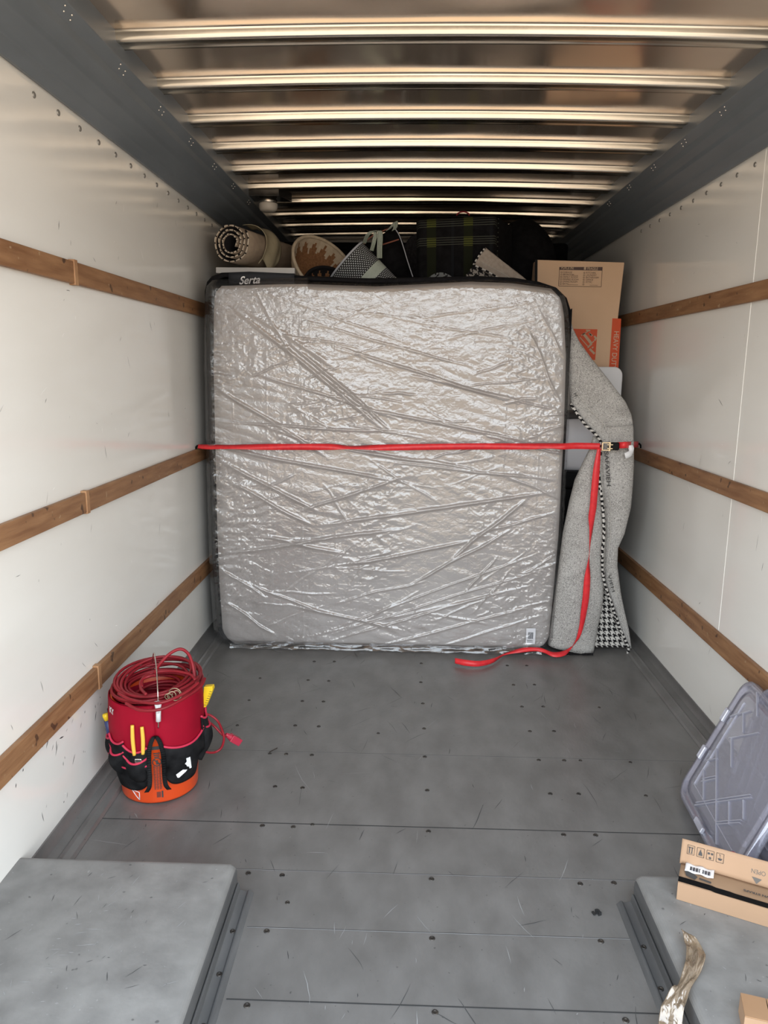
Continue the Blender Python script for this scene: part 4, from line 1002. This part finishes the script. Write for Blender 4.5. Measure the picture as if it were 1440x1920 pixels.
# pocket lobes: (angle start, end, z bottom, z top profile, out)
def lobe(a0, a1, zb, zt, out, par=og, shape=1.0, name='pocket', nrow=14):
    def fn(u, v):
        a = lerp(a0, a1, u); e = math.sin(PI*min(1, max(0, u)))
        zlo = zb+(.045*shape)*(abs(2*u-1)**4)
        zhi = zt+.020*(abs(2*u-1)**2)
        z = lerp(zlo, zhi, v)
        r = brad(min(z,.35))+.0045+out*(.30+.70*v)*(max(0, e)**.5)*(.35+.65*math.sin(PI*min(1, v*.8+.1)))
        r = max(r, .1685 if z > .15 else brad(z)+.004)
        return CY(a+AF, r+.002*N(a*4, z*30, out*90), z)
    mb = MB(); mb.grid(fn, 26, nrow); o = obj(name, mb, M_pocket, par, solid=.004)
    top = [fn(i/26, 1)+Vector((0,0,.001)) for i in range(27)]
    mb = MB(); mb.tube(top, .0042, 6); obj('piping', mb, M_piping, o, label='crimson piping')
    return fn
lobe(.15, 1.22, .068, .212, .036)            # big right flap pocket
lobe(-1.45, -.14, .058, .150, .022)          # left lobe
lobe(-.70, -.17, .105, .214, .036)
lobe(-.70, -.17, .098, .176, .058)
lobe(-1.22, -.68, .110, .228, .036)
lobe(-1.22, -.68, .103, .190, .058)
lobe(-1.78, -1.18, .115, .215, .044)
lobe(-2.3, -1.7, .13, .21, .03)
lobe(1.14, 1.60, .100, .262, .042)
lobe(1.18, 1.72, .095, .222, .062)
lobe(1.65, 2.3, .12, .25, .036)
# black straps framing the gap up to the peak
mb = MB()
for s_ in (-1, 1):
    P = [CY(AF+s_*a_, .171, z_) for a_, z_ in ((.005,.275),(.05,.266),(.10,.243),(.135,.205),(.14,.16),(.14,.12),(.16,.09),(.22,.072))]
    P = spline(P, 5)
    for p, q in zip(P, P[1:]):
        c_ = Vector((BX, BY, 0)); w = Vector((math.cos(AF+PI/2), math.sin(AF+PI/2), 0))*.0075
        mb.add([p-w, p+w, q+w, q-w], [(0,1,2,3)], 0, True)
obj('edge_tape', mb, M_pocket, og, solid=.003)
# white arrow-like mark on the right pocket
a_ = AF+.50
def lg(x, z): return CY(a_+x/.18, .1785, z)
def lgp(pts, mbx): mbx.add([lg(x, z) for x, z in pts], [tuple(range(len(pts)))])
mb = MB(); s_ = .9
lgp([(.030,.170),(.034,.128),(.026,.128),(.024,.136),(.016,.140),(.012,.150),(.020,.170)], mb)
lgp([(-.026,.124),(.000,.134),(.010,.130),(.016,.128),(.010,.123),(-.016,.110),(-.022,.112)], mb)
lgp([(.008,.152),(.016,.158),(.014,.170),(.019,.171),(.020,.150),(.012,.148)], mb)
for v in mb.v: pass
obj('logo', mb, M_white, og, label='white angular logo', solid=.0015)
# cord coil
cord = thing('extension_cord', 'dark red extension cord coiled on top of the orange bucket, plug hanging at its side', 'cord', (BX, BY, .38))
rnd = random.Random(5)
P = []
turns_ = 11; steps = 40
for i in range(turns_*steps):
    a = 2*PI*i/steps; k_ = i/steps; lay = k_/turns_
    ra = .142-.020*math.sin(k_*2.3)**2-.012*rnd.random()*0
    ra += .010*N(k_*1.7, 3)
    cx_ = BX+.012*math.sin(k_*1.9)+.010; cy_ = BY+.012*math.cos(k_*2.7)
    z = .372+.060*lay+.022*math.sin(a-.5)*lay+.010*N(a*.7+k_*.3, k_, 4)
    z += .012*math.cos(a)*(.4+lay)
    P.append(Vector((cx_+ra*math.cos(a), cy_+ra*math.sin(a)*1.0, max(.372 if ra > .138 else .350, z))))
mb = MB(); mb.tube(P, .0053, 7)
P = []
for i in range(9*36):        # inner turns lying deeper in the bucket
    a = -2*PI*i/36; k_ = i/36; ra = .112-.030*math.sin(k_*2.1)**2; P.append(Vector((BX+.010*math.sin(k_*2.2)+ra*math.cos(a), BY+.010*math.cos(k_*1.7)+ra*math.sin(a), .250+.016*k_+.012*N(a*.5, k_, 2))))
mb.tube(P, .0055, 7)
# slanting strands crossing the coil
def strand(px, zz):
    mb.tube(spline([PX(x, y, 'z', z_) for (x, y), z_ in zip(px, zz)], 8), .0053, 7)
strand([(236,1318),(262,1331),(300,1330),(340,1312),(375,1288),(384,1272)], [.40,.395,.40,.41,.42,.43])
strand([(222,1300),(250,1313),(300,1318),(345,1300),(372,1280)], [.41,.41,.42,.43,.44])
strand([(266,1288),(268,1272),(285,1262),(320,1258),(355,1264),(366,1275)], [.43,.44,.445,.45,.45,.44])
strand([(274,1302),(264,1290),(266,1275),(280,1268),(292,1266)], [.43,.43,.44,.445,.45])
obj('coil', mb, M_cable, cord)
mb = MB(); mb.tube(spline([PX(290,1262,'y',2.42), PX(300,1245,'y',2.42), PX(318,1226,'y',2.43), PX(338,1217,'y',2.44), PX(353,1226,'y',2.45), PX(361,1246,'y',2.45), PX(364,1264,'y',2.44), PX(367,1282,'y',2.42)], 8), .0055, 8); obj('raised_loop', mb, M_cable, cord)
mb = MB()
mb.tube(spline([PX(384,1338,'y',2.49), PX(396,1342,'y',2.50), PX(408,1352,'y',2.50), PX(416,1368,'y',2.51), PX(420,1385,'y',2.51), PX(415,1402,'y',2.51), PX(404,1410,'y',2.50), PX(392,1411,'y',2.48), PX(382,1408,'y',2.47)], 8), .0045, 7)
mb.tube(spline([PX(386,1350,'y',2.50), PX(400,1360,'y',2.52), PX(410,1370,'y',2.52), PX(418,1378,'y',2.52), PX(426,1380,'y',2.53)], 8), .0045, 7)
obj('hanging_lead', mb, M_cable, cord)
mb = MB(); pa, pb = PX(423,1377,'y',2.53), PX(449,1391,'y',2.56)
d_ = pb-pa; w_ = Vector((0,0,1)).cross(d_).normalized(); u_ = d_.cross(w_).normalized()
mb.tube([pa, pa.lerp(pb,.15), pa.lerp(pb,.4)], lambda t_: .007+.005*t_, 10)
mb.obox(pa.lerp(pb,.35)-w_*.015-u_*.013, d_*.65, w_*.030, u_*.026)
obj('plug', mb, mat('translucent_red_plug', (.36,.02,.045), rough=.25), cord, bevel=.003, label='red plug end')
# tools
kr = MB()
for i, (x, y, r_, tl__) in enumerate(((330,1302,.012,.3),(322,1304,.013,.1),(316,1306,.011,-.2))):
    c_ = PX(x, y, 'z', .41); P = [c_+Vector((r_*math.cos(t_), .3*r_*math.cos(t_)+tl__*r_*math.sin(t_), r_*math.sin(t_))) for t_ in [2*PI*k_/20 for k_ in range(21)]]; kr.tube(P, .0018, 5, caps=False)
c_ = PX(328, 1302, 'z', .41); P = [c_+Vector((.022*math.cos(t_), 0, .022*math.sin(t_))) for t_ in [2*PI*k_/24 for k_ in range(25)]]; kr.tube(P, .0018, 5, caps=False)
tag(obj('wire_rings', kr, mat('tarnished_wire', (.45,.36,.24), rough=.35, metal=.8)), 'small tangle of brass wire rings inside the coil of red cord', 'rings')
def tool(name, label, cat, segs, loc):
    r = thing(name, label, cat, loc)
    for nme, pts, rad_, m_ in segs:
        mb = MB(); mb.tube(pts, rad_, 10); obj(nme, mb, m_, r)
    return r
p1, p2, p3 = PX(197,1338,'y',2.42), PX(201,1350,'y',2.42), PX(208,1384,'y',2.42)
tool('screwdriver', 'screwdriver with navy and yellow handle in the leftmost organiser pocket', 'screwdriver', [('handle_cap', [p1, p1.lerp(p2,.3), p2], lambda t: .0095+.002*math.sin(t*3), M_yellow), ('handle', [p2+(p2-p1)*.03, p2.lerp(p3,.5), p3], lambda t: .0115+.001*math.sin(t*9), M_navy), ('shank', [p3+(p2-p1)*.03, p3+Vector((.012,.004,-.10))], .003, M_metal)], p3)
p1, p3 = PX(206,1328,'y',2.47), PX(214,1375,'y',2.47)
tool('chisel', 'black handled tool behind the navy screwdriver', 'tool', [('handle', [p1, p1.lerp(p3,.3), p3], .010, M_black), ('shank', [p3+Vector((.001,0,-.003)), p3+Vector((.01,0,-.08))], .003, M_metal)], p3)
yp = BY-.174
pl_ = thing('pliers', 'pliers with two amber yellow handles in the front left organiser pocket', 'pliers', PX(262,1405,'y',yp))
for (x0, y0, x1_, y1_) in ((248,1360,252,1416),(266,1363,268,1414)):
    a_, b_ = PX(x0, y0, 'y', yp), PX(x1_, y1_, 'y', yp); mb = MB(); mid = a_.lerp(b_, .5)+Vector((.002 if x0 > 255 else -.002,0,0))
    mb.tube(spline([a_, mid, b_], 5), lambda t: .0058+.001*math.sin(t*3), 9); obj('handle', mb, M_yellowgrip, pl_)
a_ = PX(260,1432,'y',yp+.004); mb = MB(); mb.box((a_.x-.012, a_.y-.005, a_.z-.02), (a_.x+.012, a_.y+.005, a_.z+.02)); obj('jaw', mb, M_metal, pl_, bevel=.003)
# yellow square tool sticking out on the right
ys_ = 2.50
mb = MB(); pts = [(382,1288),(398,1287),(399,1293),(386,1326),(379,1328)]
f_ = [PX(x, y, 'y', ys_) for x, y in pts]; n_ = len(f_)
mb.add(f_+[p+Vector((.002,.022,0)) for p in f_], [tuple(range(n_))[::-1], tuple(range(n_, 2*n_))]+[(i, (i+1)%n_, n_+(i+1)%n_, n_+i) for i in range(n_)])
lv = thing('measuring_tool', 'yellow plastic tool sticking out at the right side of the organiser', 'tool', PX(385,1320,'y',ys_))
obj('body', mb, M_yellow, lv, bevel=.002)
mb = MB()
for i in range(7):
    a_ = PX(lerp(397,387,i/6), lerp(1297,1322,i/6), 'y', ys_-.001); mb.box((a_.x-.008, a_.y-.0005, a_.z-.0006), (a_.x, a_.y+.001, a_.z+.0006))
obj('graduation', mb, M_ink, lv)

# ================================================================== CLEAR PLASTIC LIDS ON THE RIGHT
def lidobj(Bp, Cdir, Adir, LBC, LAB, label, rr_=.055, ribs_px=None):
    root = thing('clear_lid', label, 'lid', Bp, None)
    e1 = Vector(Cdir).normalized(); e2 = Vector(Adir).normalized(); nn = e1.cross(e2).normalized()
    if nn.x > 0: nn = -nn
    O_ = Vector(Bp)
    def P3(a, b, c): return O_+e1*a+e2*b+nn*c
    def rrect(ins, r):
        out = []
        for ca_, cb2, a0 in ((LBC-ins-r, LAB-ins-r, 0), (ins+r, LAB-ins-r, 90), (ins+r, ins+r, 180), (LBC-ins-r, ins+r, 270)):
            for i in range(9): t_ = math.radians(a0+i*90/8); out.append((ca_+r*math.cos(t_), cb2+r*math.sin(t_)))
        return out
    rings = [(0, rr_, -.022), (.002, rr_, .0), (.006, rr_, .006), (.018, rr_-.008, .006), (.022, rr_-.01, -.004), (.034, rr_-.014, -.006), (.040, rr_-.016, .004), (.055, rr_-.02, .004)]
    vs = []; n_ = 36
    for ins, r, c_ in rings: vs += [P3(a, b, c_) for a, b in rrect(ins, max(.01, r))]
    fs = [(j*n_+i, j*n_+(i+1)%n_, (j+1)*n_+(i+1)%n_, (j+1)*n_+i) for j in range(len(rings)-1) for i in range(n_)]
    fs.append(tuple((len(rings)-1)*n_+i for i in range(n_)))
    mb = MB(); mb.add(vs, fs, 0, True); obj('lid_shell', mb, M_lidp, root, solid=.0025)
    mb = MB(); ribpx = ribs_px or []
    for (xa, ya, xb, yb) in ribpx:
        q_ = []
        for (x_, y_) in ((xa, ya), (xb, yb)):
            v_ = ray(x_, y_); t_ = (O_-CAM).dot(nn)/v_.dot(nn); q_.append(CAM+v_*t_+nn*.006)
        d_ = (q_[1]-q_[0]).normalized(); s_ = nn.cross(d_)*.0016
        mb.obox(q_[0]-s_-nn*.008, q_[1]-q_[0], s_*2, nn*.011)
    for a in [] if ribpx else [.12, .20, .30]+[LBC*.5+.06]:
        if a < LBC-.06: mb.obox(P3(a, .06, -.006), e1*.004, e2*(LAB-.12), nn*.012)
    for b in [] if ribpx else [.12, .22, .34, .46]:
        if b < LAB-.06: mb.obox(P3(.06, b, -.006), e1*(LBC-.12), e2*.004, nn*.012)
    mb.obox(P3(.075, .075, -.004), e1*.003, e2*(LAB-.15), nn*.010); mb.obox(P3(.075, .075, -.004), e1*(LBC-.15), e2*.003, nn*.010)
    obj('stiffening_ribs', mb, M_lidrib, root)
    for a, b, la, lb in ((.012, LAB*.30, .022, .05), (.012, LAB*.62, .022, .05), (LBC*.4, .010, .07, .02)):
        mb = MB(); mb.obox(P3(a, b, .004), e1*la, e2*lb, nn*.014); obj('latch', mb, M_lidrib, root, bevel=.004)
    return root
Bp = Vector((2.085, 2.462, .026)); A_ = PX(1403, 1268, 'x', 2.345); 
lidobj(Bp, (-.035,-.53,0), A_-Bp, .52, (A_-Bp).length, 'clear plastic storage lid leaning nearest the middle of the truck, against the right wall', ribs_px=[(1322,1445,1322,1502),(1346,1405,1346,1585),(1370,1505,1370,1548),(1397,1502,1397,1538),(1306,1512,1412,1497),(1308,1507,1410,1492),(1318,1467,1346,1462),(1320,1462,1346,1457),(1328,1428,1348,1424),(1346,1543,1393,1540),(1346,1548,1390,1545),(1370,1386,1425,1376),(1396,1340,1396,1376),(1422,1300,1422,1345),(1372,1345,1410,1335),(1374,1386,1374,1440)])
Bp2 = Vector((2.19, 2.36, .026)); lidobj(Bp2, (-.02,-.40,0), Vector((.165,.10,.43)), .42, .46, 'second clear plastic lid, standing closer to the right wall behind the first')

# ================================================================== SMALL BOX ON THE RIGHT WHEEL HOUSING
zw = .0975
b0 = PX(1268, 1686, 'z', zw); b1_ = PX(1440, 1739, 'z', zw); e1 = (b1_-b0); e1.z = 0; e1.normalize(); e2 = Vector((-e1.y, e1.x, 0)); Lb = .46; Hb = .052; Db = .072
bx_ = thing('strap_carton', 'small opened cardboard box with raised flap reading OPEN, on the right wheel housing', 'box', b0)
up3 = Vector((0,0,1)); th = .003
mb = MB()
mb.obox(b0, e1*Lb, e2*th, up3*Hb)                       # front
mb.obox(b0+e2*(Db-th), e1*Lb, e2*th, up3*Hb)            # back
mb.obox(b0+e2*th, e1*th, e2*(Db-2*th), up3*Hb); mb.obox(b0+e1*(Lb-th)+e2*th, e1*th, e2*(Db-2*th), up3*Hb)
mb.obox(b0+e2*th+e1*th, e1*(Lb-2*th), e2*(Db-2*th), up3*th)
obj('tray', mb, M_cardlight, bx_, bevel=.0008)
# half-lifted top flap
ht = b0+up3*(Hb+.0005)
mb = MB(); fl_up = (e2*Db+up3*.010)
mb.grid(lambda u, v: ht+e1*(Lb*u)+fl_up*v+up3*(.004*math.sin(PI*v)*(1 if u < .3 else .4)+.0025*N(u*30, v*3)*max(0, 1-u*3)), 40, 6); obj('top_flap', mb, mat('kraft_brown_cardboard', (.27,.17,.10), (.25,.155,.09), rough=.8), bx_, solid=.002)
def T(u, v, o_=.0024): return ht+e1*u+fl_up*(v)+up3*(o_+.004*math.sin(PI*v)*(1 if u < .13 else .45)+.0012)
mb = MB(); mb.grid(lambda u, v: T(Lb*u, lerp(-.02,.20,v), .0012+(.002 if u < .2 else 0)), 40, 3); obj('black_band', mb, M_black, bx_, label='black printed band')
text_mb('TIE DOWN STRAPS', .009, T(.262, .46, .0045), -e1, -fl_up, mat_=M_ink, parent=bx_, fit=.105, ext=.001, bold=.0004)
mb = MB(); mb.add([T(.018,.30,.004), T(.040,.22,.004), T(.046,.38,.004), T(.030,.55,.004), T(.012,.52,.004)], [(0,1,2,3,4)]); mb.add([T(.05,.30,.004), T(.08,.26,.004), T(.08,.34,.004), T(.05,.38,.004)], [(0,1,2,3)]); obj('printed_mark', mb, M_ink, bx_)
# standing rear flap
hp = ht+fl_up*1.0; fv = PX(1276, 1578, 'y', hp.y+.018)-hp; fv = e2*.022+up3*.062
FH = fv.length; fvn = fv.normalized()
mb = MB(); mb.grid(lambda u, v: hp+e1*(Lb*u-.004)+fv*v+e2*(.004*math.sin(u*70)*max(0, 1-u*5)*(1-v)), 60, 6); obj('rear_flap', mb, M_cardlight, bx_, solid=.003)
def Fp(u, v, o_=.0028): return hp+e1*u+fv*v-e2*o_*1.0
fn_ = e1.cross(fvn)
if fn_.y > 0: fn_ = -fn_
def Fq(u, v, o_=.0028): return hp+e1*u+fv*v+fn_*o_
mb = MB()
for i in range(4):
    u0, v0, sz, sh_ = .012+i*.0245, .46, .018, .36
    c4 = [Fq(u0, v0), Fq(u0+sz, v0), Fq(u0+sz, v0+sh_), Fq(u0, v0+sh_)]
    for a_, b_ in zip(c4, c4[1:]+c4[:1]): mb.tube([a_, b_], .0005, 4)
u0 = .012
def q4(a, b, c_, d_): mb.add([Fq(a, c_), Fq(b, c_), Fq(b, d_), Fq(a, d_)], [(0,1,2,3)])
q4(u0+.004,u0+.0065,.52,.74); q4(u0+.0105,u0+.013,.52,.74); q4(u0+.002,u0+.008,.72,.755); q4(u0+.009,u0+.015,.72,.755); q4(u0+.003,u0+.015,.50,.515)
u0 = .0365; mb.add([Fq(u0+.004,.52), Fq(u0+.014,.52), Fq(u0+.013,.62), Fq(u0+.010,.70), Fq(u0+.009,.78), Fq(u0+.007,.70), Fq(u0+.005,.62)], [tuple(range(7))])
u0 = .061
for du_, dv_ in ((.005,.70),(.013,.70),(.009,.53)):
    mb.add([Fq(u0+du_+.0032*math.cos(t_), dv_+.045*math.sin(t_)) for t_ in [2*PI*k_/10 for k_ in range(10)]], [tuple(range(10))])
u0 = .0855; mb.add([Fq(u0+.003,.62), Fq(u0+.006,.54), Fq(u0+.012,.54), Fq(u0+.015,.62)], [(0,1,2,3)]); q4(u0+.0086,u0+.0094,.62,.77); q4(u0+.006,u0+.009,.75,.77)
obj('handling_icons', mb, M_ink, bx_, label='four printed handling icons')
u0 = PX(1412,1642,'y',hp.y)
uo = (Vector((PX(1436, 1638, 'z', hp.z+.03).x-hp.x, PX(1436,1638,'z',hp.z+.03).y-hp.y, 0))).dot(e1)
M_greyink = mat('grey_print', (.10,.09,.08), rough=.7)
text_mb('OPEN', .016, Fq(uo, .58, .003), -e1, -fvn, mat_=M_greyink, parent=bx_, fit=.034, ext=-.001)
mb = MB(); mb.add([Fq(uo-.008,.26,.003), Fq(uo-.032,.28,.003), Fq(uo-.020,.04,.003)], [(0,1,2)]); obj('open_arrow', mb, M_greyink, bx_)
# barcode label bridging the fold
mb = MB(); mb.grid(lambda u, v: T(.012+.072*u, lerp(.50,1.02,v), .005+.0015*math.sin(u*14)), 20, 6); st = obj('barcode_sticker', mb, M_white, bx_, solid=.0006, label='white barcode sticker')
mb = MB(); u0 = .022
for i in range(22):
    w_ = .0008+.0008*((i*5) % 3)
    mb.add([T(u0,.58,.0066), T(u0+w_,.58,.0066), T(u0+w_,.80,.0066), T(u0,.80,.0066)], [(0,1,2,3)]); u0 += .0025
obj('barcode', mb, M_barcode, st)
# red strap bundle seen just behind the box
mb = MB(); c0_ = hp+e2*.030+e1*.10; c0_.z = .06
P = [c0_+e1*(.012*math.cos(t_)+.05*t_/12)+up3*.05*math.sin(t_)*.4 for t_ in [k_*.5 for k_ in range(26)]]
a_ = PX(1362, 1598, 'y', 1.935); b_ = PX(1398, 1606, 'y', 1.925)
mb = MB(); mb.tube([Vector((a_.x, a_.y+.01, .055)), Vector((a_.x+.01, a_.y+.012, .075)), Vector((b_.x-.01, b_.y+.014, .075)), Vector((b_.x, b_.y+.012, .055))], .022, 10)
# rolled spare strap lying on the floor against the wheel housing front
rs = MB(); cc_ = Vector(((a_.x+b_.x)/2, 1.965, .066))
for k_ in range(4):
    r_ = .030+.008*k_; rs.grid(lambda u, v: cc_+Vector((lerp(-.022,.022,v), r_*math.cos(2*PI*u), r_*1.08*math.sin(2*PI*u)+0)), 30, 1, 0, True)
tag(obj('rolled_strap', rs, M_red, solid=.002), 'roll of red webbing just showing behind the small opened box', 'strap')

# crumpled tan film over the wheel housing edge
cl_ = [(1280,1746,zw+.024,.004,.006),(1292,1760,zw+.020,.013,-.006),(1303,1778,zw+.016,.020,.004),(1304,1798,zw+.016,.021,-.006),(1296,1822,zw+.014,.016,.008),(1284,1846,zw+.010,.014,-.004),(1273,1866,zw+.004,.018,.006),(1264,1884,.090,.022,-.004),(1259,1903,.075,.024,.004),(1256,1925,.060,.024,0),(1252,1955,.050,.022,0)]
ctrs = spline([PX(x, y, 'z', z) for x, y, z, w_, q_ in cl_], 10); wds = spline([Vector((w_, q_, 0)) for *_, w_, q_ in cl_], 10)
mb = MB(); nP = len(ctrs)
def tf(u, v):
    i = round(v*(nP-1)); c_ = ctrs[i]; w_ = wds[i][0]; t_ = (ctrs[min(i+1,nP-1)]-ctrs[max(i-1,0)]).normalized(); s_ = t_.cross(Vector((0,0,1))).normalized()
    uu = (u-.5)*2; return c_+s_*(w_*uu)+Vector((0,0,wds[i][1]*uu+.007*N(u*4+3, v*9)+.004*abs(N(u*12, v*26))))+t_*(.008*N(u*6, v*8, 3))
mb.grid(tf, 26, nP-1)
for v in mb.v:
    fl0 = zw+.002 if v.x > 1.768 else .003
    if v.x <= 1.768 and v.x > 1.715: fl0 = .036
    v.z = max(v.z, fl0)
tag(obj('plastic_wrapper', mb, M_tape, solid=.0012), 'crumpled strip of clear tan plastic film over the right wheel housing edge', 'wrapper')

# cardboard scrap, bottom right corner
s0 = PX(1386, 1905, 'z', zw); s1 = PX(1470, 1925, 'z', zw)
sb = thing('cardboard_flap_box', 'brown cardboard box corner at the bottom right edge of the picture', 'box', s0)
d1 = (s1-s0); d1.z = 0; d1.normalize(); d2 = Vector((-d1.y, d1.x, 0))
mb = MB(); mb.obox(s0, d1*.22, d2*.003, up3*.045); mb.obox(s0+d2*.06, d1*.22, d2*.003, up3*.045); mb.obox(s0+d2*.003, d1*.003, d2*.057, up3*.045); mb.obox(s0+d2*.003+d1*.217, d1*.003, d2*.057, up3*.045); mb.obox(s0+d2*.003+d1*.003, d1*.214, d2*.057, up3*.003)
for v in mb.v: v -= d2*.05
M_cb = mat('brown_cardboard', (.27,.15,.075), (.31,.18,.095), rough=.8); obj('tray', mb, M_cardlight, sb)
mb = MB(); mb.obox(s0-d2*.05+up3*.0455, d1*.05, d2*.063, up3*.003); mb.obox(s0-d2*.05+up3*.0455+d1*.052, d1*.16, d2*.063, up3*.003); obj('flap', mb, M_cb, sb)

# debris on the floor
mb = MB(); c_ = PX(1117, 1712, 'z', .004)
for i in range(9):
    a_ = Vector((random.uniform(-.010,.010), random.uniform(-.010,.010), 0)); mb.obox(c_+a_+Vector((0,0,-.003)), Vector((.006,.002,0)), Vector((-.002,.005,0)), Vector((0,.001,random.uniform(.003,.009))))
tag(obj('black_crumb', mb, M_debris), 'small black crumb of debris on the floor left of the right wheel housing', 'debris')
a_, b_ = PX(505, 1411, 'z', .004), PX(519, 1404, 'z', .006); mb = MB(); mb.obox(a_, b_-a_, Vector((.002,.006,0)), Vector((0,0,.003)))
tag(obj('wood_splinter', mb, M_splinter), 'short dark splinter on the floor behind the plug of the red cord', 'splinter')
